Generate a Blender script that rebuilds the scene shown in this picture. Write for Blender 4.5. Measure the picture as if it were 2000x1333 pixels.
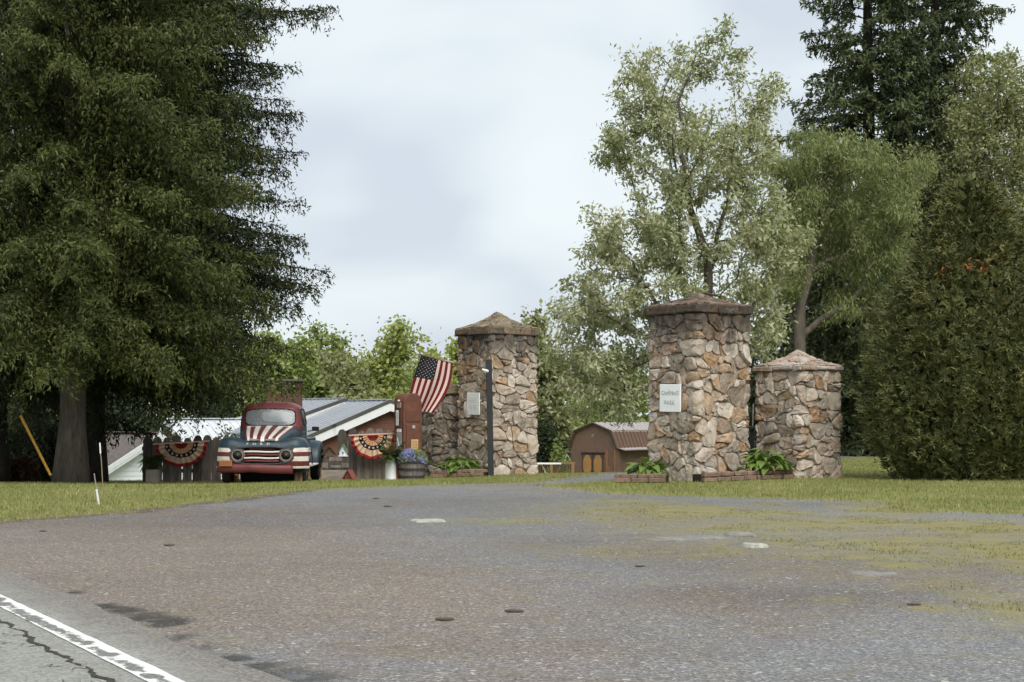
import bpy, bmesh, math, random
import numpy as np
from mathutils import Vector, Matrix, noise as mnoise

for o in list(bpy.data.objects): bpy.data.objects.remove(o)
scene = bpy.context.scene
COL = scene.collection
R = math.radians
rnd = random.Random(7)
rng = np.random.default_rng(7)

# ------------------------------------------------------------------ camera
FPX, HZ, CAMH = 3000.0, 815.0, 1.2          # focal length and horizon in photo pixels, eye height
cam_d = bpy.data.cameras.new('camera')
cam = bpy.data.objects.new('camera', cam_d); COL.objects.link(cam)
cam.location = (0, 0, CAMH); cam.rotation_euler = (R(90), 0, 0)
cam_d.sensor_width = 36.0; cam_d.lens = 36.0*FPX/2000.0
cam_d.shift_y = (HZ-666.5)/2000.0
cam_d.clip_start = 0.1; cam_d.clip_end = 6000
scene.camera = cam
scene.render.resolution_x, scene.render.resolution_y = 1024, 682

# ------------------------------------------------------------------ sky
SUN_EL, SUN_AZ = R(50), R(162)               # azimuth measured from +Y towards +X: behind and to the side of the viewer
w = bpy.data.worlds.new('World'); scene.world = w; w.use_nodes = True
nt = w.node_tree; nt.nodes.clear()
def N(t, ty, **kw):
    n = t.nodes.new(ty)
    for k, v in kw.items(): setattr(n, k, v)
    return n
wo = N(nt, 'ShaderNodeOutputWorld')
sky = N(nt, 'ShaderNodeTexSky', sky_type='NISHITA'); sky.sun_disc = False
sky.sun_elevation = SUN_EL; sky.sun_rotation = SUN_AZ; sky.air_density = 1.0; sky.dust_density = 3.0
bg1 = N(nt, 'ShaderNodeBackground'); bg1.inputs[1].default_value = 0.06
nt.links.new(sky.outputs[0], bg1.inputs[0])
tc = N(nt, 'ShaderNodeTexCoord')
mp = N(nt, 'ShaderNodeMapping'); mp.inputs['Scale'].default_value = (1.0, 1.0, 2.0); mp.inputs['Location'].default_value = (0.37, 0.2, 0.12)
nt.links.new(tc.outputs['Generated'], mp.inputs[0])
n1 = N(nt, 'ShaderNodeTexNoise'); n1.inputs['Scale'].default_value = 4.6; n1.inputs['Detail'].default_value = 3; n1.inputs['Roughness'].default_value = 0.45; n1.inputs['Distortion'].default_value = 0.3
nt.links.new(mp.outputs[0], n1.inputs[0])
cr = N(nt, 'ShaderNodeValToRGB'); e = cr.color_ramp.elements
e[0].position = 0.34; e[0].color = (0.625, 0.685, 0.765, 1)
e[1].position = 0.62; e[1].color = (0.82, 0.885, 0.905, 1)
m_ = e.new(0.47); m_.color = (0.755, 0.825, 0.865, 1)
nt.links.new(n1.outputs[0], cr.inputs[0])
bg2 = N(nt, 'ShaderNodeBackground'); bg2.inputs[1].default_value = 0.50
nt.links.new(cr.outputs[0], bg2.inputs[0])
mx = N(nt, 'ShaderNodeMixShader'); mx.inputs[0].default_value = 0.93
nt.links.new(bg1.outputs[0], mx.inputs[1]); nt.links.new(bg2.outputs[0], mx.inputs[2])
nt.links.new(mx.outputs[0], wo.inputs[0])

# ------------------------------------------------------------------ sun (soft, through cloud)
sd = bpy.data.lights.new('sun', 'SUN'); sd.energy = 1.5; sd.angle = R(40); sd.color = (1.0, 0.955, 0.88)
sun = bpy.data.objects.new('sun', sd); COL.objects.link(sun)
sdir = Vector((math.sin(SUN_AZ)*math.cos(SUN_EL), math.cos(SUN_AZ)*math.cos(SUN_EL), math.sin(SUN_EL)))
sun.rotation_euler = sdir.to_track_quat('Z', 'Y').to_euler()
sun.location = (-20, -20, 40)

vs = scene.view_settings
vs.view_transform = 'Standard'; vs.look = 'None'; vs.exposure = 1.15; vs.gamma = 1.0; vs.use_curve_mapping = False
try:
    scene.cycles.max_bounces = 4; scene.cycles.diffuse_bounces = 2; scene.cycles.glossy_bounces = 2
    scene.cycles.transparent_max_bounces = 12; scene.cycles.use_denoising = True; scene.cycles.use_adaptive_sampling = True; scene.cycles.adaptive_threshold = 0.03; scene.cycles.use_light_tree = False; w.cycles.sampling_method = 'MANUAL'; w.cycles.sample_map_resolution = 256
except Exception: pass

# ------------------------------------------------------------------ helpers
def P(px, py, D):
    """world point seen at photo pixel (px, py) at distance D"""
    return Vector(((px-1000)/FPX*D, D, CAMH+(HZ-py)/FPX*D))
def GX(px, D): return (px-1000)/FPX*D

def sstep(a, b, x):
    t = np.clip((x-a)/(b-a), 0, 1); return t*t*(3-2*t)
def zground(x, y):
    x = np.asarray(x, float); y = np.asarray(y, float)
    yy = np.maximum(y, 4.0); u = x/yy
    leftk = 1+0.55*np.clip(-u*5.5, 0, 1.2)
    zl = -0.021*np.maximum(0, y-26)*leftk
    zl = np.maximum(zl, -0.021*22*leftk) - 3.4*sstep(43, 74, y)
    zr = -0.008*np.maximum(0, np.minimum(y, 66)-28) - 0.6*sstep(64, 110, y)
    k = sstep(0.10, 0.19, u)
    z = zl*(1-k)+zr*k
    # slight unevenness of the verge
    z = z + 0.02*np.sin(x*0.9+1.3)*np.sin(y*0.55)*sstep(20, 30, y)*(1-sstep(60, 90, y))
    return z
def zg(x, y): return float(zground(x, y))

def link(o):
    COL.objects.link(o); return o
def tag(o, label=None, cat=None, group=None, kind=None):
    if label: o['label'] = label
    if cat: o['category'] = cat
    if group: o['group'] = group
    if kind: o['kind'] = kind
    return o
def empty(name, loc, rz=0.0, label=None, cat=None, group=None):
    o = bpy.data.objects.new(name, None); link(o)
    o.location = loc; o.rotation_euler = (0, 0, rz); o.empty_display_size = 0.1
    return tag(o, label, cat, group)

class MB:
    """collects geometry for one mesh"""
    def __init__(s): s.v = []; s.f = []; s.mi = []; s.m = 0
    def add(s, vs, fs):
        b = len(s.v); s.v.extend([tuple(p) for p in vs])
        for f in fs: s.f.append([b+i for i in f]); s.mi.append(s.m)
        return s
    def box(s, c, d, rot=None, bev=0.0):
        hx, hy, hz = d[0]/2, d[1]/2, d[2]/2; c = Vector(c)
        M = rot if rot is not None else Matrix.Identity(3)
        if bev <= 0:
            pts = [M@Vector((x, y, z))+c for z in (-hz, hz) for y in (-hy, hy) for x in (-hx, hx)]
            return s.add(pts, [(0, 2, 3, 1), (4, 5, 7, 6), (0, 1, 5, 4), (2, 6, 7, 3), (0, 4, 6, 2), (1, 3, 7, 5)])
        b = min(bev, hx*.9, hy*.9, hz*.9)
        # chamfered along all edges: three nested plates per corner
        pts = []; idx = {}
        for sx in (-1, 1):
            for sy in (-1, 1):
                for sz in (-1, 1):
                    for k, p in enumerate((((hx)*sx, (hy-b)*sy, (hz-b)*sz), ((hx-b)*sx, hy*sy, (hz-b)*sz), ((hx-b)*sx, (hy-b)*sy, hz*sz))):
                        idx[(sx, sy, sz, k)] = len(pts); pts.append(M@Vector(p)+c)
        F = []
        I = lambda *a: idx[a]
        for q in (-1, 1):
            F.append([I(q, -1, -1, 0), I(q, 1, -1, 0), I(q, 1, 1, 0), I(q, -1, 1, 0)][::q])
            F.append([I(-1, q, -1, 1), I(-1, q, 1, 1), I(1, q, 1, 1), I(1, q, -1, 1)][::q])
            F.append([I(-1, -1, q, 2), I(1, -1, q, 2), I(1, 1, q, 2), I(-1, 1, q, 2)][::q])
        for a in (-1, 1):
            for bb in (-1, 1):
                F.append([I(a, bb, -1, 0), I(a, bb, -1, 1), I(a, bb, 1, 1), I(a, bb, 1, 0)])
                F.append([I(a, -1, bb, 0), I(a, 1, bb, 0), I(a, 1, bb, 2), I(a, -1, bb, 2)])
                F.append([I(-1, a, bb, 1), I(1, a, bb, 1), I(1, a, bb, 2), I(-1, a, bb, 2)])
        for sx in (-1, 1):
            for sy in (-1, 1):
                for sz in (-1, 1): F.append([I(sx, sy, sz, 0), I(sx, sy, sz, 1), I(sx, sy, sz, 2)])
        return s.add(pts, F)
    def tube(s, pts, rad, n=8, cap=True):
        pts = [Vector(p) for p in pts]
        if not hasattr(rad, '__len__'): rad = [rad]*len(pts)
        rings = []; up = Vector((0, 0, 1)); px = None
        for i, p in enumerate(pts):
            d = (pts[min(i+1, len(pts)-1)]-pts[max(i-1, 0)])
            if d.length < 1e-9: d = Vector((0, 0, 1))
            d.normalize()
            if px is None:
                a = up if abs(d.z) < .9 else Vector((1, 0, 0)); px = d.cross(a).normalized()
            else:
                px = px-d*px.dot(d)
                px = px.normalized() if px.length > 1e-6 else d.orthogonal().normalized()
            py = d.cross(px)
            rings.append([p+(px*math.cos(2*math.pi*k/n)+py*math.sin(2*math.pi*k/n))*rad[i] for k in range(n)])
        V = [q for r in rings for q in r]; F = []
        for i in range(len(pts)-1):
            for k in range(n):
                k2 = (k+1) % n; F.append((i*n+k, i*n+k2, (i+1)*n+k2, (i+1)*n+k))
        if cap:
            F.append(tuple(range(n))[::-1]); F.append(tuple((len(pts)-1)*n+k for k in range(n)))
        return s.add(V, F)
    def lathe(s, prof, c=(0, 0, 0), n=20, M=None, cap=True):
        c = Vector(c); V = []; F = []
        for r, z in prof:
            for k in range(n):
                a = 2*math.pi*k/n; p = Vector((r*math.cos(a), r*math.sin(a), z))
                V.append((M@p if M is not None else p)+c)
        for i in range(len(prof)-1):
            for k in range(n):
                k2 = (k+1) % n; F.append((i*n+k, i*n+k2, (i+1)*n+k2, (i+1)*n+k))
        if cap: F.append(tuple(range(n))[::-1]); F.append(tuple((len(prof)-1)*n+k for k in range(n)))
        return s.add(V, F)
    def prism(s, poly, ext, M=None, c=(0, 0, 0)):
        """polygon of (x,z) pairs extruded along local y from 0 to ext"""
        c = Vector(c); n = len(poly)
        V = [Vector((x, 0, z)) for x, z in poly]+[Vector((x, ext, z)) for x, z in poly]
        V = [(M@p if M is not None else p)+c for p in V]
        F = [tuple(range(n)), tuple(range(n, 2*n))[::-1]]
        for i in range(n):
            j = (i+1) % n; F.append((i, i+n, j+n, j))
        return s.add(V, F)
    def grid(s, P2):
        nr, nc = len(P2), len(P2[0]); V = [p for r in P2 for p in r]
        return s.add(V, [(i*nc+j, i*nc+j+1, (i+1)*nc+j+1, (i+1)*nc+j) for i in range(nr-1) for j in range(nc-1)])
    def build(s, name, mat, parent=None, smooth=False, fixn=True, angle=None):
        me = bpy.data.meshes.new(name); me.from_pydata(s.v, [], s.f)
        if fixn:
            bm = bmesh.new(); bm.from_mesh(me); bmesh.ops.recalc_face_normals(bm, faces=bm.faces); bm.to_mesh(me); bm.free()
        mats = mat if isinstance(mat, (list, tuple)) else [mat]
        for m in mats: me.materials.append(m)
        if len(mats) > 1: me.polygons.foreach_set('material_index', s.mi)
        if smooth:
            me.polygons.foreach_set('use_smooth', [True]*len(me.polygons))
            if angle:
                me.set_sharp_from_angle(angle=R(angle))
        me.update()
        o = bpy.data.objects.new(name, me); link(o)
        if parent is not None: o.parent = parent
        return o

def fast_mesh(name, V, F, mat, parent=None, smooth=False, attrs=None):
    V = np.asarray(V, np.float32); F = np.asarray(F, np.int32)
    me = bpy.data.meshes.new(name); nf, k = F.shape
    me.vertices.add(len(V)); me.vertices.foreach_set('co', V.ravel())
    me.loops.add(nf*k); me.loops.foreach_set('vertex_index', F.ravel())
    me.polygons.add(nf); me.polygons.foreach_set('loop_start', np.arange(0, nf*k, k, dtype=np.int32))
    try: me.polygons.foreach_set('loop_total', np.full(nf, k, np.int32))
    except Exception: pass
    if smooth: me.polygons.foreach_set('use_smooth', np.ones(nf, bool))
    me.materials.append(mat); me.update(calc_edges=True)
    for nme, arr in (attrs or {}).items():
        a = me.attributes.new(nme, 'FLOAT', 'POINT'); a.data.foreach_set('value', np.asarray(arr, np.float32))
    o = bpy.data.objects.new(name, me); link(o)
    if parent is not None: o.parent = parent
    return o

def copy_tree(o, parent=None):
    c = o.copy(); link(c); c.parent = parent
    for ch in list(o.children): copy_tree(ch, c)
    return c

# ------------------------------------------------------------------ materials
MAT = {}
def base_mat(name):
    m = bpy.data.materials.new(name); m.use_nodes = True; t = m.node_tree; t.nodes.clear()
    out = N(t, 'ShaderNodeOutputMaterial'); b = N(t, 'ShaderNodeBsdfPrincipled')
    t.links.new(b.outputs[0], out.inputs[0]); MAT[name] = m
    return m, t, b, out
def L(t, a, b): t.links.new(a, b)
def coords(t, kind='Object', scale=(1, 1, 1)):
    c = N(t, 'ShaderNodeTexCoord'); mp = N(t, 'ShaderNodeMapping'); mp.inputs['Scale'].default_value = scale
    L(t, c.outputs[kind], mp.inputs[0]); return mp.outputs[0]
def noise(t, vec, scale, detail=4, rough=.55, dist=0.0):
    n = N(t, 'ShaderNodeTexNoise'); n.inputs['Scale'].default_value = scale; n.inputs['Detail'].default_value = detail
    n.inputs['Roughness'].default_value = rough; n.inputs['Distortion'].default_value = dist
    if vec is not None: L(t, vec, n.inputs['Vector'])
    return n.outputs[0]
def ramp(t, fac, stops, interp='LINEAR'):
    r = N(t, 'ShaderNodeValToRGB'); el = r.color_ramp.elements; r.color_ramp.interpolation = interp
    while len(el) > 1: el.remove(el[-1])
    el[0].position = stops[0][0]; el[0].color = tuple(stops[0][1])+(1,)
    for p, c in stops[1:]:
        q = el.new(p); q.color = tuple(c)+(1,)
    L(t, fac, r.inputs[0]); return r.outputs[0]
def mixc(t, fac, a, b, mode='MIX'):
    m = N(t, 'ShaderNodeMix', data_type='RGBA', blend_type=mode)
    if isinstance(fac, (int, float)): m.inputs[0].default_value = fac
    else: L(t, fac, m.inputs[0])
    for i, x in ((6, a), (7, b)):
        if isinstance(x, (tuple, list)): m.inputs[i].default_value = tuple(x)[:3]+(1,)
        else: L(t, x, m.inputs[i])
    return m.outputs[2]
def math_(t, op, a, b=None, clamp=False):
    m = N(t, 'ShaderNodeMath', operation=op); m.use_clamp = clamp
    for i, x in ((0, a), (1, b)):
        if x is None: continue
        if isinstance(x, (int, float)): m.inputs[i].default_value = x
        else: L(t, x, m.inputs[i])
    return m.outputs[0]
def mrange(t, v, a, b, c=0.0, d=1.0):
    m = N(t, 'ShaderNodeMapRange'); m.clamp = True
    L(t, v, m.inputs[0])
    for i, x in ((1, a), (2, b), (3, c), (4, d)): m.inputs[i].default_value = x
    return m.outputs[0]
def bump(t, b, h, strength=.5, dist=.02):
    n = N(t, 'ShaderNodeBump'); n.inputs['Strength'].default_value = strength; n.inputs['Distance'].default_value = dist
    L(t, h, n.inputs['Height']); L(t, n.outputs[0], b.inputs['Normal']); return n
def attr(t, name):
    a = N(t, 'ShaderNodeAttribute'); a.attribute_name = name; return a.outputs['Fac']
def objrand(t): return N(t, 'ShaderNodeObjectInfo').outputs['Random']
def col(h):
    c = [int(h[i:i+2], 16)/255 for i in (0, 2, 4)]
    return tuple(x/12.92 if x <= .04045 else ((x+.055)/1.055)**2.4 for x in c)

def plain(name, c, rough=.6, var=.25, scale=8, bumpk=.15, metal=0.0, dirt=None, aniso=(1, 1, 1), spec=.35):
    """paint or stuff of one colour with mottling, dirt and fine relief"""
    m, t, b, out = base_mat(name)
    v = coords(t, 'Object', aniso)
    n = noise(t, v, scale, 6, .6)
    dk = tuple(x*(1-var) for x in c); lt = tuple(min(1, x*(1+var)) for x in c)
    cc = ramp(t, n, [(.3, dk), (.7, lt)])
    if dirt:
        n2 = noise(t, v, scale*.45, 5, .7, .5)
        cc = mixc(t, mrange(t, n2, .5, .72, 0, .8), cc, dirt)
    L(t, cc, b.inputs['Base Color'])
    b.inputs['Roughness'].default_value = rough; b.inputs['Metallic'].default_value = metal
    b.inputs['Specular IOR Level'].default_value = spec
    if bumpk: bump(t, b, noise(t, v, scale*4, 5, .6), bumpk, .02)
    return m

def leaf_mat(name, stops, trans=.3, rough=.55, ns=.55):
    m, t, b, out = base_mat(name)
    g = N(t, 'ShaderNodeNewGeometry')
    v = coords(t, 'Object')
    n = noise(t, v, ns, 3, .6)
    f = math_(t, 'ADD', math_(t, 'MULTIPLY', g.outputs['Random Per Island'], .6), math_(t, 'MULTIPLY', mrange(t, n, .3, .7), .4))
    c = ramp(t, f, stops)
    L(t, c, b.inputs['Base Color']); b.inputs['Roughness'].default_value = rough
    b.inputs['Specular IOR Level'].default_value = .25
    if trans <= 0: return m
    tr = N(t, 'ShaderNodeBsdfTranslucent'); L(t, mixc(t, 1.0, c, (1.0, 1.05, .6), 'MULTIPLY'), tr.inputs[0])
    mx = N(t, 'ShaderNodeMixShader'); mx.inputs[0].default_value = trans
    L(t, b.outputs[0], mx.inputs[1]); L(t, tr.outputs[0], mx.inputs[2]); L(t, mx.outputs[0], out.inputs[0])
    return m

def bark_mat(name, c, scale=6):
    m, t, b, out = base_mat(name)
    v = coords(t, 'Object', (1, 1, .22))
    n = noise(t, v, scale, 8, .65, .4); n2 = noise(t, v, scale*4, 5, .7)
    f = math_(t, 'ADD', math_(t, 'MULTIPLY', n, .6), math_(t, 'MULTIPLY', n2, .4))
    L(t, ramp(t, f, [(.32, tuple(x*.45 for x in c)), (.55, c), (.72, tuple(min(1, x*1.7) for x in c))]), b.inputs['Base Color'])
    b.inputs['Roughness'].default_value = .9; b.inputs['Specular IOR Level'].default_value = .1
    bump(t, b, f, .9, .06); return m
# ================================================================== GROUND
RD = np.array((-0.5, 0.866)); RN = np.array((0.866, 0.5))      # road direction and its normal
LAWN_A = np.array([(-6.2, 17.2), (-5.1, 19.1), (-4.3, 21.6), (-3.4, 25.2), (-2.35, 27.2), (0.0, 30.2), (1.0, 33.2), (2.9, 43), (6, 50), (14, 62.5), (30, 70.5),
                   (300, 150), (300, 900), (-520, 900), (-40, 76.5), (-9, 22.7)])
LAWN_B = np.array([(.4, 26.9), (2.1, 32), (4, 38), (8, 47), (14, 56), (30, 62), (300, 90), (300, -20), (40, 9), (10, 17), (6.3, 18.7), (5.0, 20.0), (5.2, 21.6), (3.3, 22.8), (1.6, 23.9)])
def sd_poly(x, y, poly):
    """signed distance, positive inside"""
    x = np.asarray(x, float); y = np.asarray(y, float)
    d = np.full(x.shape, 1e9); inside = np.zeros(x.shape, bool); n = len(poly)
    for i in range(n):
        a = poly[i]; b = poly[(i+1) % n]; e = b-a
        t = np.clip(((x-a[0])*e[0]+(y-a[1])*e[1])/(e@e), 0, 1)
        d = np.minimum(d, (x-a[0]-t*e[0])**2+(y-a[1]-t*e[1])**2)
        c = ((a[1] <= y) & (y < b[1])) | ((b[1] <= y) & (y < a[1]))
        with np.errstate(divide='ignore', invalid='ignore'):
            xi = a[0]+(y-a[1])/(b[1]-a[1]+1e-12)*e[0]
        inside ^= c & (x < xi)
    d = np.sqrt(d); return np.where(inside, d, -d)
def lawn_sd(x, y): return np.maximum(sd_poly(x, y, LAWN_A), sd_poly(x, y, LAWN_B))
def blobs(x, y, lst):
    s = np.zeros(np.shape(x))
    for px, py, rx, ry, k in lst:
        D = 3600/(py-815); X = GX(px, D); sx = rx/3000*D; sy = ry/(py-815)*D
        s = np.maximum(s, k*np.exp(-(((x-X)/sx)**2+((y-D)/sy)**2)*.7))
    return s
WEED = [(1250, 1000, 200, 22, .55), (1500, 1035, 260, 30, .5), (1750, 1070, 300, 40, .55), (1400, 1075, 180, 18, .4), (1345, 998, 130, 12, .9), (1480, 1003, 120, 10, .75), (1560, 1024, 150, 10, .8), (1705, 1020, 110, 12, .8), (1900, 1030, 160, 16, .9), (1400, 1032, 80, 6, .8),
        (1750, 1103, 55, 8, .9), (1990, 1080, 160, 40, .85), (1230, 982, 90, 9, .6), (1700, 1066, 60, 14, .8), (1980, 1190, 110, 60, .6), (1550, 1062, 60, 14, .6),
        (1780, 1060, 120, 14, .7), (1010, 1018, 160, 8, .45), (1560, 1110, 14, 5, .8), (1800, 1188, 40, 6, .7), (1640, 1170, 60, 6, .5), (1200, 1078, 160, 14, .35), (1870, 1090, 150, 14, .5),
        (1240, 1030, 60, 10, .45), (1730, 996, 90, 10, .9), (1850, 990, 120, 10, .9), (870, 952, 120, 3, .3), (1500, 985, 40, 6, .5)]
BROWN = [(250, 1090, 420, 70, 1.25), (600, 1160, 420, 70, 1.15), (1450, 1170, 300, 34, .9), (1700, 1120, 300, 30, .85), (1400, 1080, 200, 30, .8), (820, 1250, 250, 50, .7), (1050, 1290, 300, 60, .6),
         (100, 1030, 300, 14, 1.0), (950, 950, 120, 5, .7), (1850, 1060, 240, 30, .7), (380, 1000, 260, 10, .7), (1200, 1020, 180, 18, .5), (30, 1060, 260, 50, .8), (1000, 1060, 140, 20, .35)]
WET = [(240, 1197, 42, 9, 1), (160, 1178, 40, 6, .8), (300, 1215, 50, 9, .85), (390, 1258, 60, 9, .95), (450, 1283, 46, 7, .9), (345, 1240, 60, 9, .8), (120, 1153, 30, 4, .7), (560, 1325, 130, 22, .75), (1700, 1200, 300, 14, .25)]
TONE = [(500, 1010, 420, 26, .75), (900, 985, 420, 20, .7), (1500, 1165, 330, 24, .85), (1350, 1090, 220, 30, .6), (1780, 1110, 320, 30, .6), (250, 1000, 240, 8, .6), (1250, 975, 300, 9, .6), (1050, 1050, 350, 30, .4), (1620, 985, 160, 6, .6)]
PUD = [(520, 1322, 90, 16, 1), (620, 1345, 110, 18, 1)]
PALE = [(1360, 1052, 90, 10, 1), (1440, 1047, 40, 7, .9), (1300, 1055, 40, 6, .7), (1700, 1120, 55, 9, .9), (1660, 1054, 30, 6, .7), (1900, 1032, 50, 4, .6), (1540, 1030, 40, 5, .6), (1740, 1225, 30, 5, .3)]

def wet_streak(x, y):
    o = RN[0]*x+RN[1]*y; s = RD[0]*x+RD[1]*y
    wd = .085+.09*np.exp(-((s-9.25)/.5)**2)+.05*np.exp(-((s-7.6)/.3)**2); c = 2.63+.12*np.exp(-((s-9.2)/.5)**2)+.04*np.sin(s*3.1)
    k = np.clip((s-6.2)/.4, 0, 1)*np.clip((11.3-s)/.8, 0, 1)*(.62+.38*np.sin(s*2.3+.4)*np.sin(s*5.1))
    return np.maximum(1.15*k*np.exp(-((o-c)/wd)**2), blobs(x, y, [(560, 1325, 130, 22, .7)]))
def axis(segs):
    a = []
    for lo, hi, st in segs: a += list(np.arange(lo, hi-1e-6, st))
    a.append(segs[-1][1]); return np.array(a)
gx = axis([(-3000, -600, 600), (-600, -200, 80), (-200, -60, 14), (-60, -16, 2), (-16, 16, .2), (16, 60, 2), (60, 200, 14), (200, 600, 80), (600, 3000, 600)])
gy = axis([(-600, -100, 100), (-100, -10, 10), (-10, 6, 1), (6, 16, .16), (16, 34, .22), (34, 62, .8), (62, 130, 4), (130, 400, 30), (400, 4000, 600)])
GXX, GYY = np.meshgrid(gx, gy); ZZ = zground(GXX, GYY)
nr, nc = GXX.shape
I = np.arange(nr*nc).reshape(nr, nc)
F = np.stack([I[:-1, :-1], I[:-1, 1:], I[1:, 1:], I[1:, :-1]], -1).reshape(-1, 4)
xf, yf = GXX.ravel(), GYY.ravel()

m, t, b, out = base_mat('ground')
v = coords(t, 'Object')
vor = N(t, 'ShaderNodeTexVoronoi'); vor.inputs['Scale'].default_value = 72; L(t, v, vor.inputs['Vector'])
vor2 = N(t, 'ShaderNodeTexVoronoi'); vor2.inputs['Scale'].default_value = 40; L(t, v, vor2.inputs['Vector'])
sep = N(t, 'ShaderNodeSeparateColor'); L(t, vor.outputs['Color'], sep.inputs[0])
sep2 = N(t, 'ShaderNodeSeparateColor'); L(t, vor2.outputs['Color'], sep2.inputs[0])
big = noise(t, v, .32, 5, .6, .6); mid = noise(t, v, 1.7, 6, .65, .4); fine = noise(t, v, 40, 5, .7)
stone_g = ramp(t, sep.outputs[0], [(0, (0.107, 0.107, 0.112)), (.45, (0.182, 0.183, 0.190)), (.85, (0.258, 0.259, 0.264)), (.97, (0.352, 0.348, 0.346)), (1, (0.528, 0.512, 0.492))])
stone_b = ramp(t, sep.outputs[0], [(0, (0.106, 0.085, 0.073)), (.45, (0.194, 0.160, 0.138)), (.85, (0.269, 0.227, 0.198)), (.97, (0.350, 0.312, 0.279)), (1, (0.525, 0.500, 0.449))])
fb = math_(t, 'ADD', attr(t, 'brown'), math_(t, 'MULTIPLY', math_(t, 'SUBTRACT', big, .5), 1.9))
fb = math_(t, 'ADD', fb, math_(t, 'MULTIPLY', math_(t, 'SUBTRACT', mid, .5), .9))
gravel = mixc(t, mrange(t, fb, .0, .75), stone_g, stone_b)
soil = ramp(t, fine, [(.3, (.105, .082, .069)), (.7, (.20, .165, .142))])
gravel = mixc(t, mrange(t, mid, .52, .75, 0, .45), gravel, soil)
tone = math_(t, 'ADD', attr(t, 'tone'), math_(t, 'MULTIPLY', math_(t, 'SUBTRACT', noise(t, coords(t, 'Object', (.5, 1, 1)), .55, 6, .65, .7), .5), 1.7))
gravel = mixc(t, mrange(t, tone, -.25, .95, 0, .62), gravel, mixc(t, 1, gravel, (.42, .42, .44), 'MULTIPLY'))
# sparse pale chips
gravel = mixc(t, mrange(t, sep2.outputs[2], .55, 1.0, 0, .42), gravel, mixc(t, 1, gravel, (.5, .49, .48), 'MULTIPLY'))
gravel = mixc(t, math_(t, 'GREATER_THAN', sep2.outputs[1], .994), gravel, (.42, .41, .39))
# pale rock showing through
pl = math_(t, 'ADD', attr(t, 'pale'), math_(t, 'MULTIPLY', math_(t, 'SUBTRACT', noise(t, v, 5, 6, .7, .8), .5), 1.6))
gravel = mixc(t, mrange(t, pl, .55, .8, 0, .55), gravel, ramp(t, noise(t, v, 9, 6, .6), [(.3, (.17, .165, .15)), (.7, (.30, .295, .28))]))
# damp places
we = math_(t, 'ADD', attr(t, 'wet'), math_(t, 'MULTIPLY', math_(t, 'SUBTRACT', noise(t, v, 4, 5, .6), .5), .5))
wet = mrange(t, we, .28, .6)
gravel = mixc(t, math_(t, 'MULTIPLY', wet, .85), gravel, (.016, .013, .010))
# moss and weeds in the gravel
wd = math_(t, 'ADD', attr(t, 'weed'), math_(t, 'MULTIPLY', math_(t, 'SUBTRACT', noise(t, v, 2.4, 7, .72, .5), .5), 2.0))
wd = math_(t, 'ADD', wd, math_(t, 'MULTIPLY', math_(t, 'SUBTRACT', fine, .5), 2.2))
wcol = ramp(t, noise(t, v, 3.3, 5, .7), [(.3, (.15, .15, .05)), (.5, (.22, .20, .068)), (.7, (.29, .225, .085))])
gravel = mixc(t, mrange(t, wd, .12, .75, 0, .9), gravel, wcol)
# lawn soil and thatch under the blades
ls = math_(t, 'ADD', attr(t, 'lawn'), math_(t, 'MULTIPLY', math_(t, 'SUBTRACT', noise(t, v, 2.2, 7, .72, .6), .5), 2.1))
lcol = ramp(t, noise(t, v, .8, 7, .7), [(.28, (.115, .140, .040)), (.45, (.16, .178, .055)), (.58, (.21, .21, .075)), (.75, (.27, .245, .10))])
lcol = mixc(t, mrange(t, attr(t, 'lawn'), .1, 1.3, .35, 0), lcol, (.20, .17, .06))
# reddish brown rim of fallen needles along the lawn edge
rim = mrange(t, math_(t, 'ABSOLUTE', math_(t, 'ADD', ls, .12)), .0, .30, 1, 0)
rimk = math_(t, 'MULTIPLY', rim, attr(t, 'rim'))
gravel = mixc(t, rimk, gravel, (.085, .052, .036))
cc = mixc(t, mrange(t, ls, -.12, .2), gravel, lcol)
L(t, cc, b.inputs['Base Color'])
rg = mixc(t, wet, (.85, .85, .85), (.42, .42, .42))
pdn = mrange(t, math_(t, 'ADD', attr(t, 'pud'), math_(t, 'MULTIPLY', math_(t, 'SUBTRACT', noise(t, v, 6, 5, .6), .5), .5)), .45, .7)
rg = mixc(t, pdn, rg, (.12, .12, .12))
L(t, rg, b.inputs['Roughness']); b.inputs['Specular IOR Level'].default_value = .4
h = math_(t, 'ADD', math_(t, 'MULTIPLY', vor.outputs['Distance'], .6), math_(t, 'MULTIPLY', fine, .5))
bn = bump(t, b, h, .55, .025)
L(t, mrange(t, pdn, 0, 1, .55, .05), bn.inputs['Strength'])

lawn_attr = np.clip(lawn_sd(xf, yf), -3, 3)
terrain = fast_mesh('ground', np.stack([xf, yf, ZZ.ravel()], -1), F, m, smooth=True, attrs={
    'lawn': lawn_attr, 'weed': blobs(xf, yf, WEED), 'brown': blobs(xf, yf, BROWN), 'wet': wet_streak(xf, yf), 'pud': blobs(xf, yf, PUD), 'pale': blobs(xf, yf, PALE), 'tone': blobs(xf, yf, TONE),
    'rim': np.where((xf < -3.4) & (yf < 26), 1.0, 0.0)})
tag(terrain, kind='structure')

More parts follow.
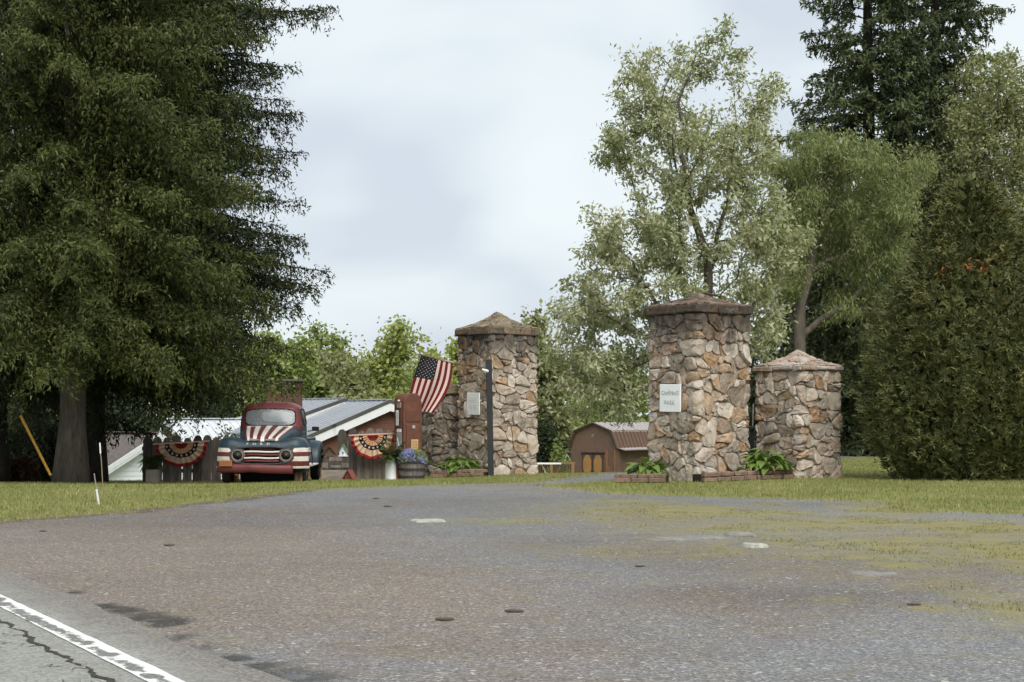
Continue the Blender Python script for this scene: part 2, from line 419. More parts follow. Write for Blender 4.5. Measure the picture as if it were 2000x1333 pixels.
# ---- the road the picture was taken from
m, t, b, out = base_mat('asphalt')
v = coords(t, 'Object')
vor = N(t, 'ShaderNodeTexVoronoi'); vor.inputs['Scale'].default_value = 70; L(t, v, vor.inputs['Vector'])
sep = N(t, 'ShaderNodeSeparateColor'); L(t, vor.outputs['Color'], sep.inputs[0])
big = noise(t, v, .6, 6, .6, .5)
c1 = ramp(t, sep.outputs[0], [(0, (.18, .18, .165)), (.5, (.255, .255, .235)), (1, (.34, .34, .315))])
c1 = mixc(t, mrange(t, big, .4, .7, 0, .5), c1, (.15, .145, .125))
c1 = mixc(t, mrange(t, noise(t, v, 3, 6, .7), .56, .75, 0, .5), c1, (.09, .085, .075))
# gravel and dirt washed over the broken edge
dn = math_(t, 'ADD', attr(t, 'edge'), math_(t, 'MULTIPLY', math_(t, 'SUBTRACT', noise(t, v, 5, 7, .75, .4), .5), .9))
c1 = mixc(t, mrange(t, dn, .35, .75, 0, .85), c1, ramp(t, sep.outputs[1], [(0, (.10, .088, .076)), (.6, (.18, .162, .144)), (1, (.28, .262, .24))]))
L(t, c1, b.inputs['Base Color']); b.inputs['Roughness'].default_value = .85; b.inputs['Specular IOR Level'].default_value = .35
bump(t, b, vor.outputs['Distance'], .4, .015)
def road_pt(o, s, z=0.0):
    p = RN*o+RD*s; return (p[0], p[1], zg(p[0], p[1])*0+z)
ss = axis([(-300, -20, 20), (-20, 40, .15), (40, 500, 20)])
oo = np.concatenate([[-7.5, -5, -2, 0, 1], np.arange(1.2, 2.61, .1)])
rows = []; ea = []
jit = np.array([mnoise.noise(Vector((s*.7, 3.1, 0)))*.10+mnoise.noise(Vector((s*2.9, 7.1, 0)))*.05 for s in ss])
V = []
for i, s in enumerate(ss):
    for j, o_ in enumerate(oo):
        o2 = o_+(jit[i] if j == len(oo)-1 else 0)
        x, y, _ = road_pt(o2, s); V.append((x, y, .004+.006*(1 if j < len(oo)-1 else -1))); ea.append(max(0, (o_-2.0)/.6))
I = np.arange(len(V)).reshape(len(ss), len(oo))
F = np.stack([I[:-1, :-1], I[:-1, 1:], I[1:, 1:], I[1:, :-1]], -1).reshape(-1, 4)
road = fast_mesh('road', V, F, m, attrs={'edge': ea}); tag(road, kind='structure')

m, t, b, out = base_mat('line_paint')
v = coords(t, 'Object')
wr = math_(t, 'ADD', attr(t, 'wear'), math_(t, 'MULTIPLY', math_(t, 'SUBTRACT', noise(t, v, 5.5, 9, .74, .2), .5), 2.6))
pc = ramp(t, noise(t, v, 18, 5, .6), [(.3, (.62, .62, .60)), (.7, (.80, .80, .78))])
L(t, mixc(t, mrange(t, wr, .50, .62), pc, ramp(t, noise(t, v, 60, 3, .6), [(.3, (.08, .08, .075)), (.7, (.24, .24, .225))])), b.inputs['Base Color'])
b.inputs['Roughness'].default_value = .7; bump(t, b, noise(t, v, 70, 3), .3, .01)
V = []; wa = []; s2 = axis([(-300, -20, 20), (-20, 40, .1), (40, 500, 20)]); offs = [2.03, 2.06, 2.1, 2.14, 2.175]
for s in s2:
    for k, o_ in enumerate(offs):
        q = .006*mnoise.noise(Vector((s*6, o_*3, 1))) if k in (0, 4) else 0
        x, y, _ = road_pt(o_+q, s); V.append((x, y, .0145)); wa.append(.64+.25*mnoise.noise(Vector((s*.9, 5, 0)))+(-.30, .05, .08, -.25, -.6)[k])
I = np.arange(len(V)).reshape(len(s2), 5)
F = np.stack([I[:-1, :-1], I[:-1, 1:], I[1:, 1:], I[1:, :-1]], -1).reshape(-1, 4)
fast_mesh('edge_line', V, F, m, road, attrs={'wear': wa})
# the long crack inside the line
crackm = plain('crack_fill', (.045, .040, .033), .95, .5, 30, .4)
V = []; s3 = np.arange(2, 16, .035)
for s in s3:
    c = 1.885+.05*mnoise.noise(Vector((s*1.3, 0, 0)))+.045*mnoise.noise(Vector((s*5, 2, 0)))+.02*mnoise.noise(Vector((s*19, 2, 0)))
    wd_ = max(.002, .012+.016*mnoise.noise(Vector((s*2.1, 9, 0)))+.016*mnoise.noise(Vector((s*15, 4, 0))))
    for q in (-1, 1):
        x, y, _ = road_pt(c+q*wd_, s); V.append((x, y, .0135))
I = np.arange(len(V)).reshape(len(s3), 2)
F = np.stack([I[:-1, 0], I[:-1, 1], I[1:, 1], I[1:, 0]], -1)
fast_mesh('crack', V, F, crackm, road)
cr_ = random.Random(17)
for k in range(11):
    s0 = 5.5+k*.62+cr_.uniform(-.2, .2); o0 = 1.885+.05*mnoise.noise(Vector((s0*1.3, 0, 0)))+.045*mnoise.noise(Vector((s0*5, 2, 0))); sg = cr_.choice((-1, -1, 1)); V = []; m_ = cr_.randint(5, 14)
    for i in range(m_):
        o1 = o0+sg*.022*i*cr_.uniform(.7, 1.2); s1 = s0+.02*i*cr_.uniform(-.6, 1.4); w_ = .006*(1-i/m_)+.0015
        for q in (-1, 1):
            x, y, _ = road_pt(o1, s1+q*w_); V.append((x, y, .0132))
    I = np.arange(len(V)).reshape(m_, 2); fast_mesh('crack', V, np.stack([I[:-1, 0], I[:-1, 1], I[1:, 1], I[1:, 0]], -1), crackm, road)

# ---- loose pebbles on the apron (nobody could count them)
m, t, b, out = base_mat('pebble')
g = N(t, 'ShaderNodeNewGeometry')
L(t, ramp(t, g.outputs['Random Per Island'], [(0, (.07, .066, .066)), (.4, (.15, .14, .134)), (.8, (.21, .20, .19)), (.97, (.28, .27, .26)), (1, (.48, .47, .45))]), b.inputs['Base Color'])
b.inputs['Roughness'].default_value = .8
def pebbles(n, dmin, dmax, smin, smax):
    D = dmin*(dmax/dmin)**rng.random(n*3); u = rng.uniform(-.37, .37, n*3); X = u*D
    ok = (lawn_sd(X, D) < -.1) & (X*RN[0]+D*RN[1] > 2.45+.3*rng.random(n*3)); X, D = X[ok][:n], D[ok][:n]
    n = len(X); s = smin+(smax-smin)*rng.random(n)**3
    base = np.array([(1, 0, 0), (0, 1, 0), (-1, 0, 0), (0, -1, 0), (0, 0, .75)], float)
    V = base[None]*(s[:, None, None]*rng.uniform(.6, 1.3, (n, 5, 3)))
    a = rng.random(n)*6.28; c, sn = np.cos(a)[:, None], np.sin(a)[:, None]
    V = np.stack([V[..., 0]*c-V[..., 1]*sn, V[..., 0]*sn+V[..., 1]*c, V[..., 2]], -1)
    V += np.stack([X, D, zground(X, D)-.001], -1)[:, None]
    f = np.array([(0, 1, 4), (1, 2, 4), (2, 3, 4), (3, 0, 4)])
    return V.reshape(-1, 3), (f[None]+np.arange(n)[:, None, None]*5).reshape(-1, 3)
V1, F1 = pebbles(14000, 6.5, 26, .002, .009)
o = fast_mesh('gravel', V1, F1, m); tag(o, 'loose grey and brown gravel strewn over the apron', 'gravel', kind='stuff')

# ---- grass blades
grassm = leaf_mat('grass_blade', [(0, (.14, .165, .05)), (.35, (.21, .23, .07)), (.65, (.29, .285, .105)), (1, (.44, .39, .19))], .25, .6)
def grass(X, Y, h0, h1, wid):
    n = len(X); a = rng.random(n)*6.283; ln = rng.uniform(0, .9, n); hh = h0+(h1-h0)*rng.random(n)**1.5
    dx, dy = np.cos(a), np.sin(a); wv = np.stack([-dy, dx, np.zeros(n)], -1)*(wid*(.6+.8*rng.random(n)))[:, None]
    p = np.stack([X, Y, zground(X, Y)-.004], -1)
    tip = p+np.stack([dx*hh*ln, dy*hh*ln, hh], -1)
    V = np.stack([p-wv, p+wv, tip], 1).reshape(-1, 3); return V, np.arange(3*n).reshape(n, 3)
def scatter(n, mask, d0, d1, u0, u1, pw=1.0):
    D = d0+(d1-d0)*rng.random(n)**pw; U = rng.uniform(u0, u1, n); X = U*D
    k = mask(X, D); return X[k], D[k]
nz = lambda X, Y, s: np.array([mnoise.noise(Vector((x*s, y*s, 0))) for x, y in zip(X, Y)])
def lawn_mask(X, Y): return lawn_sd(X, Y)+.30*rng.normal(size=X.shape) > .10
X1, Y1 = scatter(300000, lawn_mask, 16, 42, -.40, .40)
k = rng.random(len(X1)) < np.clip(1.25-.016*Y1, .3, 1); X1, Y1 = X1[k], Y1[k]
X2, Y2 = scatter(60000, lawn_mask, 40, 66, .19, .40)
V, F = grass(np.r_[X1, X2], np.r_[Y1, Y2], .025, .065, .006)
o = fast_mesh('lawn_grass', V, F, grassm); tag(o, 'short mown grass of the verge and lawn', 'grass', kind='stuff')
weedm = leaf_mat('weed_blade', [(0, (.15, .15, .045)), (.4, (.22, .205, .07)), (.7, (.30, .26, .09)), (1, (.42, .33, .14))], .25, .6)
Xw, Yw = scatter(160000, lambda X, Y: (lawn_sd(X, Y) < .3) & (X*RN[0]+Y*RN[1] > 3) & (rng.random(X.shape) < np.clip(blobs(X, Y, WEED)*2.2-.5, 0, 1)), 9, 27, -.05, .37)
k = nz(Xw, Yw, 1.5)+.6*nz(Xw, Yw, 5) > .05
V, F = grass(Xw[k], Yw[k], .006, .028, .005)
o = fast_mesh('apron_weeds', V, F, weedm); tag(o, 'low yellow green weeds growing through the gravel', 'weeds', kind='stuff')
# ================================================================== STONE GATE PILLARS
def clip_half(poly, nx, ny, d):
    """keep the side where nx*x+ny*y <= d"""
    out = []; n = len(poly)
    for i in range(n):
        a = poly[i]; b = poly[(i+1) % n]; sa = nx*a[0]+ny*a[1]-d; sb = nx*b[0]+ny*b[1]-d
        if sa <= 0: out.append(a)
        if (sa < 0 < sb) or (sb < 0 < sa):
            k = sa/(sa-sb); out.append((a[0]+(b[0]-a[0])*k, a[1]+(b[1]-a[1])*k))
    return out
def rubble(Wd, Ht, rmin, rmax, asp, gap, r, periodic=True, boundary=None, split_on=False):
    """power diagram of unequal seeds: irregular stones with joints; returns polygons"""
    seeds = []; tries = 0
    H2 = Ht*asp
    target = []
    for k in range(9000):
        q = r.random(); rr = rmin+(rmax-rmin)*((1-k/9000)**2.2)*(.6+.4*q)
        if rr < rmin: rr = rmin
        x, y = r.random()*Wd, r.random()*H2
        ok = True
        for (a, b_, c) in seeds:
            dx = abs(x-a)
            if periodic: dx = min(dx, Wd-dx)
            if dx*dx+(y-b_)**2 < (.80*(rr+c))**2: ok = False; break
        if ok: seeds.append((x, y, rr))
    cells = []
    S = []
    for sx in ((-Wd, 0, Wd) if periodic else (0,)):
        S += [(a+sx, b_, c) for a, b_, c in seeds]
    for (x, y, c) in seeds:
        if boundary is None:
            poly = [(x-2, gap), (x+2, gap), (x+2, H2-gap), (x-2, H2-gap)] if periodic else [(0, 0), (Wd, 0), (Wd, H2), (0, H2)]
        else: poly = [(p[0], p[1]*asp) for p in boundary]
        near = sorted(S, key=lambda q: (q[0]-x)**2+(q[1]-y)**2)[1:28]
        for (a, b_, c2) in near:
            dx, dy = a-x, b_-y; d = math.hypot(dx, dy)
            if d < 1e-6: continue
            nx, ny = dx/d, dy/d
            off = (d*d+c*c-c2*c2)/(2*d)
            g = gap*(.6+.8*r.random())
            poly = clip_half(poly, nx, ny, nx*x+ny*y+off-g)
            if len(poly) < 3: break
        if len(poly) >= 3:
            cells.append([(p[0], p[1]/asp) for p in poly])
    out = []
    def split(p, depth):
        A = abs(poly_area(p)); lim = (.05+.17*r.random()**1.5) if split_on else 9
        xs = [q[0] for q in p]; ys = [q[1] for q in p]; w_, h_ = max(xs)-min(xs), max(ys)-min(ys)
        if depth > 3 or (A < lim and max(w_/max(h_, .01), h_/max(w_, .01)) < 2.6): out.append(p); return
        cx, cy = sum(xs)/len(p), sum(ys)/len(p)
        horiz = h_*1.25 > w_*r.uniform(.8, 1.2)
        a = r.uniform(-.28, .28); nx, ny = (math.sin(a), math.cos(a)) if horiz else (math.cos(a), math.sin(a))
        ext = (h_ if horiz else w_)*r.uniform(-.24, .24); d = nx*cx+ny*cy+ext; g = gap*(.6+.8*r.random())
        for q in (clip_half(p, nx, ny, d-g), clip_half(p, -nx, -ny, -d-g)):
            if len(q) >= 3 and abs(poly_area(q)) > .002: split(q, depth+1)
    for c in cells: split(c, 0)
    return out
def poly_area(p): return .5*sum(p[i][0]*p[(i+1) % len(p)][1]-p[(i+1) % len(p)][0]*p[i][1] for i in range(len(p)))
def stone_mesh(poly, fmap, h, r, rough=.012, maxstep=.16):
    """a bulging stone over polygon `poly`; fmap(u, v, height) gives the place in space"""
    n = len(poly); q = []
    for i in range(n):                       # trim corners, then add mid points with jitter
        a = poly[i]; b_ = poly[(i+1) % n]; l = math.hypot(b_[0]-a[0], b_[1]-a[1])
        k = .14+.14*r.random()
        q.append((a[0]+(b_[0]-a[0])*k, a[1]+(b_[1]-a[1])*k))
        if l > .16: q.append(((a[0]+b_[0])/2, (a[1]+b_[1])/2))
        q.append((b_[0]-(b_[0]-a[0])*k, b_[1]-(b_[1]-a[1])*k))
    cx = sum(p[0] for p in q)/len(q); cy = sum(p[1] for p in q)/len(q)
    j = .011
    q = [(p[0]+r.uniform(-j, j), p[1]+r.uniform(-j, j)) for p in q]
    m_ = len(q); V = []; F = []
    tu, tv = r.uniform(-.17, .17), r.uniform(-.17, .17)
    rings = ((1.03, -.045), (1.0, h*.5), (.955, h*.9), (.62, h), (.3, h*1.04))
    for k, (s, hh) in enumerate(rings):
        for (x, y) in q:
            js = s*(1+(r.uniform(-.04, .04) if k in (2, 3) else 0))
            u, v_ = cx+(x-cx)*js, cy+(y-cy)*js
            z = hh+((u-cx)*tu+(v_-cy)*tv if k > 1 else 0)+(r.uniform(-rough, rough) if k > 1 else 0)
            V.append(fmap(u, v_, z))
    for k in range(len(rings)-1):
        for i in range(m_):
            i2 = (i+1) % m_; F.append((k*m_+i, k*m_+i2, (k+1)*m_+i2, (k+1)*m_+i))
    V.append(fmap(cx, cy, h*1.05)); c_ = len(V)-1; k = len(rings)-1
    for i in range(m_): F.append((k*m_+i, k*m_+(i+1) % m_, c_))
    return V, F

def stone_mat(name, palette, stain=0.0, top=None, lich=1.0):
    m, t, b, out = base_mat(name)
    oi = objrand(t)
    v = coords(t, 'Object')
    c0 = ramp(t, oi, palette, 'CONSTANT')
    n1 = noise(t, v, 5, 7, .68, .6); n2 = noise(t, v, 22, 6, .7); n3 = noise(t, v, 2.2, 5, .6, .8)
    c1 = mixc(t, mrange(t, n1, .35, .7, 0, .55), c0, mixc(t, 1, c0, (.36, .31, .26), 'MULTIPLY'))
    c1 = mixc(t, mrange(t, noise(t, v, 3.4, 6, .66, 1.0), .53, .66, 0, .66*lich), c1, (.36, .20, .095))          # iron rust
    c1 = mixc(t, mrange(t, noise(t, v, 6.5, 6, .7, .9), .53, .66, 0, .55*lich), c1, (.66, .61, .56))         # bleached patches
    c1 = mixc(t, mrange(t, n2, .56, .72, 0, .7*lich), c1, (.55, .53, .50))            # pale lichen and quartz
    c1 = mixc(t, mrange(t, noise(t, v, 38, 4, .7), .60, .68, 0, .6), c1, (.05, .045, .04))
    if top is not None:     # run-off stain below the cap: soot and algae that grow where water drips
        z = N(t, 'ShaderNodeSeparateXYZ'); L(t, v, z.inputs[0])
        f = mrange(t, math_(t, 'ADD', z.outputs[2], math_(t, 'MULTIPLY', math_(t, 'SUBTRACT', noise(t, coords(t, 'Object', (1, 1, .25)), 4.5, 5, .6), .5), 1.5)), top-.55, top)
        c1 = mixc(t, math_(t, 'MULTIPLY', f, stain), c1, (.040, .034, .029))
    L(t, c1, b.inputs['Base Color']); b.inputs['Roughness'].default_value = .88; b.inputs['Specular IOR Level'].default_value = .25
    hh = math_(t, 'ADD', math_(t, 'MULTIPLY', n1, .7), math_(t, 'MULTIPLY', n2, .5))
    bump(t, b, hh, .8, .05)
    return m
PAL = [(0, (0.521, 0.418, 0.329)), (.13, (0.407, 0.353, 0.295)), (.26, (0.611, 0.525, 0.439)), (.38, (0.453, 0.289, 0.170)), (.46, (0.340, 0.278, 0.220)), (.58, (0.679, 0.600, 0.519)), (.70, (0.487, 0.418, 0.354)), (.82, (0.498, 0.353, 0.235)), (.90, (0.589, 0.503, 0.420))]
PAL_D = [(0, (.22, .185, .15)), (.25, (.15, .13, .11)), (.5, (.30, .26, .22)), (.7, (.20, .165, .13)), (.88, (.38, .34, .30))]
PAL_CAP = [(0, (.15, .105, .08)), (.3, (.10, .08, .066)), (.55, (.20, .13, .09)), (.8, (.24, .175, .13))]
PAL_CAPL = [(0, (.47, .39, .34)), (.3, (.40, .33, .285)), (.55, (.54, .47, .42)), (.8, (.43, .32, .25))]
PAL_CAPM = [(0, (.24, .19, .13)), (.3, (.17, .145, .10)), (.55, (.30, .22, .14)), (.8, (.23, .20, .125))]
mortar = plain('mortar', (.34, .295, .25), .95, .3, 9, .6, dirt=(.19, .165, .14))

def pillar(px, D, s, H, theta, label, seed, mstone, mcap, capc, caprise, lip=.13, over=.07, rmin=.088, rmax=.40, mslab=None):
    r = random.Random(seed)
    X = GX(px, D); z0 = zg(X, D)-.05
    T = empty('stone_pillar', (X, D, z0), R(theta), label, 'pillar', 'stone gate pillars'); T['kind'] = 'thing'
    cr_ = .04; st = s-2*cr_; arc = math.pi/2*cr_; per = 4*(st+arc); hs = s/2
    def fmap(u, z, h):
        u = u % per; k = int(u//(st+arc)); w = u-k*(st+arc)
        bat = 1+.02*(1-z/H)
        if w <= st: x, y, nx, ny = -hs+cr_+w, -hs, 0, -1
        else:
            a = (w-st)/cr_; cx, cy = hs-cr_, -hs+cr_
            nx, ny = math.sin(a), -math.cos(a); x, y = cx+cr_*nx, cy+cr_*ny
        x, y = x*bat+nx*h, y*bat+ny*h
        for _ in range(k): x, y, nx, ny = -y, x, -ny, nx
        return (x, y, z)
    core = MB()
    Nn = 40
    for zi in (0.0, H):
        core.v += [fmap(per*i/Nn, zi, -.018) for i in range(Nn)]
    core.f = [(i, (i+1) % Nn, Nn+(i+1) % Nn, Nn+i) for i in range(Nn)]+[tuple(range(Nn, 2*Nn))]; core.mi = [0]*len(core.f)
    core.build('core', mortar, T, smooth=False)
    cells = rubble(per, H, rmin, rmax, 1.12, .0085, r, split_on=True)
    for c in cells:
        if abs(poly_area(c)) < .0018: continue
        V, F = stone_mesh(c, fmap, .012+.062*r.random()**1.3, r, .016)
        mb = MB(); mb.add(V, F); mb.build('stone', mstone, T, smooth=True, fixn=False, angle=48)
    # cap: a fascia of slabs and four slopes of flat stones
    ch = s/2+over; z1 = H+.005
    slab = MB(); slab.box((0, 0, z1+lip/2), (2*ch-.05, 2*ch-.05, lip)); 
    bs = slab.build('cap_bed', mcap, T)
    for k in range(4):
        M = Matrix.Rotation(k*math.pi/2, 3, 'Z'); x = -ch; parts = []
        while x < ch-.12:
            l = min(r.uniform(.3, .62), ch-x)
            if ch-(x+l) < .18: l = ch-x
            parts.append((x, l)); x += l
        for (x, l) in parts:
            mb = MB(); c = M@Vector((x+l/2, -ch+.09, z1+lip/2+r.uniform(-.012, .012)))
            d = r.uniform(-.012, .016)
            mb.box(c, (l-.008-(.0 if k % 2 == 0 else .0), .20+d, lip+r.uniform(-.02, .02)), rot=M@Matrix.Rotation(r.uniform(-.015, .015), 3, 'Y'), bev=.018)
            V_ = [(p[0]+r.uniform(-.009, .009), p[1]+r.uniform(-.009, .009), p[2]+r.uniform(-.010, .010)) for p in mb.v]; mb.v = V_; mb.build('cap_slab', mslab or mcap, T)
    z2 = z1+lip; cs = ch-.02; sl = math.hypot(cs, caprise)
    top = MB(); pk = .06
    top.add([(-cs+.03, -cs+.03, z2-.03), (cs-.03, -cs+.03, z2-.03), (cs-.03, cs-.03, z2-.03), (-cs+.03, cs-.03, z2-.03), (0, 0, z2+caprise-.05)], [(0, 1, 4), (1, 2, 4), (2, 3, 4), (3, 0, 4), (3, 2, 1, 0)])
    top.build('cap_core', mortar, T)
    for k in range(4):
        M = Matrix.Rotation(k*math.pi/2, 3, 'Z')
        def cmap(u, v_, h, M=M):
            q = v_/sl
            sag = -.05*math.sin(math.pi*min(1, max(0, q)))*(caprise/.35)
            p = Vector((u-cs, -cs+q*cs, z2+q*caprise+sag))
            n_ = Vector((0, -caprise, cs)).normalized(); p = p+n_*(h*.55)
            return tuple(M@p)
        cells = rubble(2*cs, sl, .10, .17, 1.25, .007, r, False, [(0, 0), (2*cs, 0), (cs+.02, sl), (cs-.02, sl)])
        for c in cells:
            if abs(poly_area(c)) < .003: continue
            V, F = stone_mesh(c, cmap, .035+.03*r.random(), r, .010)
            mb = MB(); mb.add(V, F); mb.build('cap_stone', mcap, T, smooth=True, fixn=False, angle=40)
    return T
SA = stone_mat('stone_right_tall', PAL, .85, 3.2)
SB = stone_mat('stone_right_short', PAL)
SC = stone_mat('stone_left_tall', PAL, .8, 3.35)
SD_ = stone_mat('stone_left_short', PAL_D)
PAL_SLAB = [(0, (.085, .066, .053)), (.3, (.055, .046, .04)), (.55, (.12, .088, .066)), (.8, (.075, .06, .05))]
CS = stone_mat('cap_slab_dark', PAL_SLAB, lich=.3)
CA = stone_mat('cap_dark', PAL_CAP, lich=.25); CB = stone_mat('cap_pale', PAL_CAPL); CC = stone_mat('cap_moss', PAL_CAPM, lich=.4)
TH = 37
pA = pillar(1364, 30.95, 1.40, 3.36, TH, 'tall stone pillar with dark cap and the CAMPING PARK plaque', 11, SA, CA, None, .27, .17, mslab=CS)
pB = pillar(1559, 31.5, 1.17, 2.22, TH, 'short stone pillar with pale slab cap beside the big round evergreen shrub', 12, SB, CB, None, .33, .09)
pC = pillar(971, 38.9, 1.41, 3.58, 35, 'tall stone pillar with mossy cap behind the flag and dark post', 13, SC, CC, None, .42, .16, mslab=stone_mat('cap_slab_brown', [(0, (.15, .115, .085)), (.3, (.10, .085, .068)), (.55, (.19, .14, .095)), (.8, (.13, .11, .08))], lich=.35))
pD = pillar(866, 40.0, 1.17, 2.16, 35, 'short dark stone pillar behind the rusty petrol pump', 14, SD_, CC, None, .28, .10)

# plaques on the pillars' shaded faces
plaque_m = plain('plaque_white', (.90, .92, .92), .45, .04, 5, .05, dirt=(.80, .82, .82))
letter_m = plain('plaque_letter', (.47, .49, .50), .6, .08, 20, .05)
def text_mesh(txt, size, ext, M, name, mat, parent, sx=1.0):
    cu = bpy.data.curves.new('t', 'FONT'); cu.body = txt; cu.size = size; cu.extrude = ext; cu.align_x = 'CENTER'; cu.align_y = 'CENTER'; cu.resolution_u = 2
    to = bpy.data.objects.new('t', cu); link(to); bpy.context.view_layer.update()
    me = bpy.data.meshes.new_from_object(to); bpy.data.objects.remove(to)
    me.transform(Matrix.Diagonal((sx, 1, 1, 1))); me.transform(M); me.materials.clear(); me.materials.append(mat)
    o = bpy.data.objects.new(name, me); link(o); o.parent = parent; return o
def plaque(pl, s, u0, z, wd, ht, rows, tilt, label, name):
    """on the pillar's -x face (seen on the picture's left of the near corner)"""
    M = pl.matrix_basis
    T = empty(name, (0, 0, 0), 0, label, 'plaque')
    loc = Matrix.Translation((-s/2-.085, u0, z))@Matrix.Rotation(R(-90), 4, 'Z')@Matrix.Rotation(R(tilt), 4, 'Y')
    T.matrix_basis = Matrix.Translation(pl.location)@Matrix.Rotation(pl.rotation_euler.z, 4, 'Z')@loc
    mb = MB(); mb.box((0, 0, 0), (wd, .03, ht), bev=.006); mb.build('plate', plaque_m, T)
    mb = MB(); mb.box((0, .045, 0), (wd*.8, .06, ht*.8)); mb.build('mount', mortar, T)
    for txt, size, dz, sx in rows:
        text_mesh(txt, size, .004, Matrix.Translation((0, -.018, dz))@Matrix.Rotation(R(90), 4, 'X'), 'lettering', letter_m, T, sx)
    return T
plaque(pA, 1.40, -.02, 1.70, .60, .55, [('CAMPING', .118, .10, 1.0), ('PARK', .125, -.09, 1.0)], 1.0, 'white plaque lettered CAMPING PARK on the tall stone pillar', 'camping_park_plaque')
pl2 = plaque(pC, 1.41, -.10, 1.85, .56, .55, [], .8, 'faded white notice plate on the pillar behind the flag', 'notice_plate')
mb = MB(); r_ = random.Random(3)
for (zz, segs) in ((.13, 3), (.085, 4), (.04, 3), (-.045, 5), (-.085, 2), (-.13, 2)):
    for i in range(segs):
        mb.box((-.17+.34*(i+.5)/segs+r_.uniform(-.02, .02), -.0165, zz), (.34/segs*.55, .004, .016))
o = mb.build('worn_lettering', plain('worn_letter', (.60, .62, .64), .6, .1, 20, 0), pl2); tag(o, kind='stuff')
# ================================================================== TREES
def nrm(a): return a/np.maximum(np.linalg.norm(a, axis=-1, keepdims=True), 1e-9)
def leaf_quads(C, Dr, Nr, ln, wd):
    """a pointed leaf (rhombus) at each C along Dr, its face towards Nr"""
    Dr = nrm(Dr); S = nrm(np.cross(Dr, Nr)); ln = np.asarray(ln).reshape(-1, 1); wd = np.asarray(wd).reshape(-1, 1)
    a = C; b = C+Dr*ln*.45+S*wd*.5; c = C+Dr*ln; d = C+Dr*ln*.45-S*wd*.5
    V = np.stack([a, b, c, d], 1).reshape(-1, 3); return V, np.arange(len(V)).reshape(-1, 4)
def rvec(n, r=None): return nrm((r or rng).normal(size=(n, 3)))

def grow_tree(root, att, bf=.45, seed=0):
    """joins attraction points to a skeleton, short links and short ways to the root preferred"""
    pts = [np.array(p, float) for p in root]; par = [-1]+list(range(len(root)-1)); pl = [0.0]
    for i in range(1, len(pts)): pl.append(pl[-1]+np.linalg.norm(pts[i]-pts[i-1]))
    A = np.array(att, float); n = len(A)
    best = np.full(n, 1e18); bp = np.zeros(n, int)
    lo = max(0, len(pts)//3)
    for i in range(lo, len(pts)):
        c = np.linalg.norm(A-pts[i], axis=1)+bf*pl[i]
        up = A[:, 2] < pts[i][2]-.4; c = c+up*.6*np.abs(A[:, 2]-pts[i][2])
        k = c < best; best[k] = c[k]; bp[k] = i
    done = np.zeros(n, bool)
    for _ in range(n):
        j = int(np.argmin(np.where(done, 1e18, best))); done[j] = True
        p = bp[j]; pts.append(A[j]); par.append(p); pl.append(pl[p]+np.linalg.norm(A[j]-pts[p])); i = len(pts)-1
        c = np.linalg.norm(A-A[j], axis=1)+bf*pl[i]
        k = (c < best) & ~done; best[k] = c[k]; bp[k] = i
    return np.array(pts), np.array(par)
def skeleton_mesh(pts, par, r0, rtip, nroot, r, wob=.12):
    n = len(pts); cnt = np.zeros(n); kids = [[] for _ in range(n)]
    for i in range(n-1, -1, -1):
        if par[i] >= 0: kids[par[i]].append(i)
    for i in range(n-1, -1, -1):
        cnt[i] = max(1, sum(cnt[k] for k in kids[i]))
    rad = rtip*np.sqrt(cnt); rad = rad*1.0
    mx = rad[0]; rad = np.where(rad > rtip, rtip+(rad-rtip)/(mx-rtip)*(r0-rtip), rtip)
    mb = MB(); used = np.zeros(n, bool)
    order = [0]
    starts = [(0, -1)]
    while starts:
        i, p = starts.pop(); chain = [] if p < 0 else [p]; cur = i
        while True:
            chain.append(cur)
            if not kids[cur]: break
            ks = sorted(kids[cur], key=lambda k: -cnt[k])
            for k in ks[1:]: starts.append((k, cur))
            cur = ks[0]
        P_ = []; Rr = []
        for a in range(len(chain)):
            rr = rad[chain[a]]
            if a == 0 and p >= 0: rr = min(rad[chain[0]], rad[chain[1]]*1.15)
            P_.append(Vector(pts[chain[a]])); Rr.append(rr)
            if a < len(chain)-1:
                q = pts[chain[a+1]]-pts[chain[a]]; l = np.linalg.norm(q)
                if l > .5:
                    mid = pts[chain[a]]+q*.5+np.array([r.uniform(-1, 1), r.uniform(-1, 1), r.uniform(-.3, 1)])*l*wob*.6
                    P_.append(Vector(mid)); Rr.append((rr+rad[chain[a+1]])/2)
        mb.tube(P_, Rr, 9 if Rr[0] > .08 else 5 if Rr[0] > .03 else 3, cap=False)
    return mb
def lobes_points(lobes, n, r):
    """points inside ellipsoid lobes given as photo pixel centre and radii, at distance D, with depth radius in metres"""
    vol = np.array([l[3]*l[4] for l in lobes], float); pk = vol/vol.sum(); out = []
    for l, k in zip(lobes, pk):
        px, py, D, rx, ry, rd = l; m = max(3, int(round(n*k)))
        q = rvec(m)*(rng.random((m, 1))**.38)
        s = D/FPX; c = np.array(P(px, py, D))
        out.append(c+q*np.array([rx*s, rd, ry*s]))
    return np.concatenate(out)
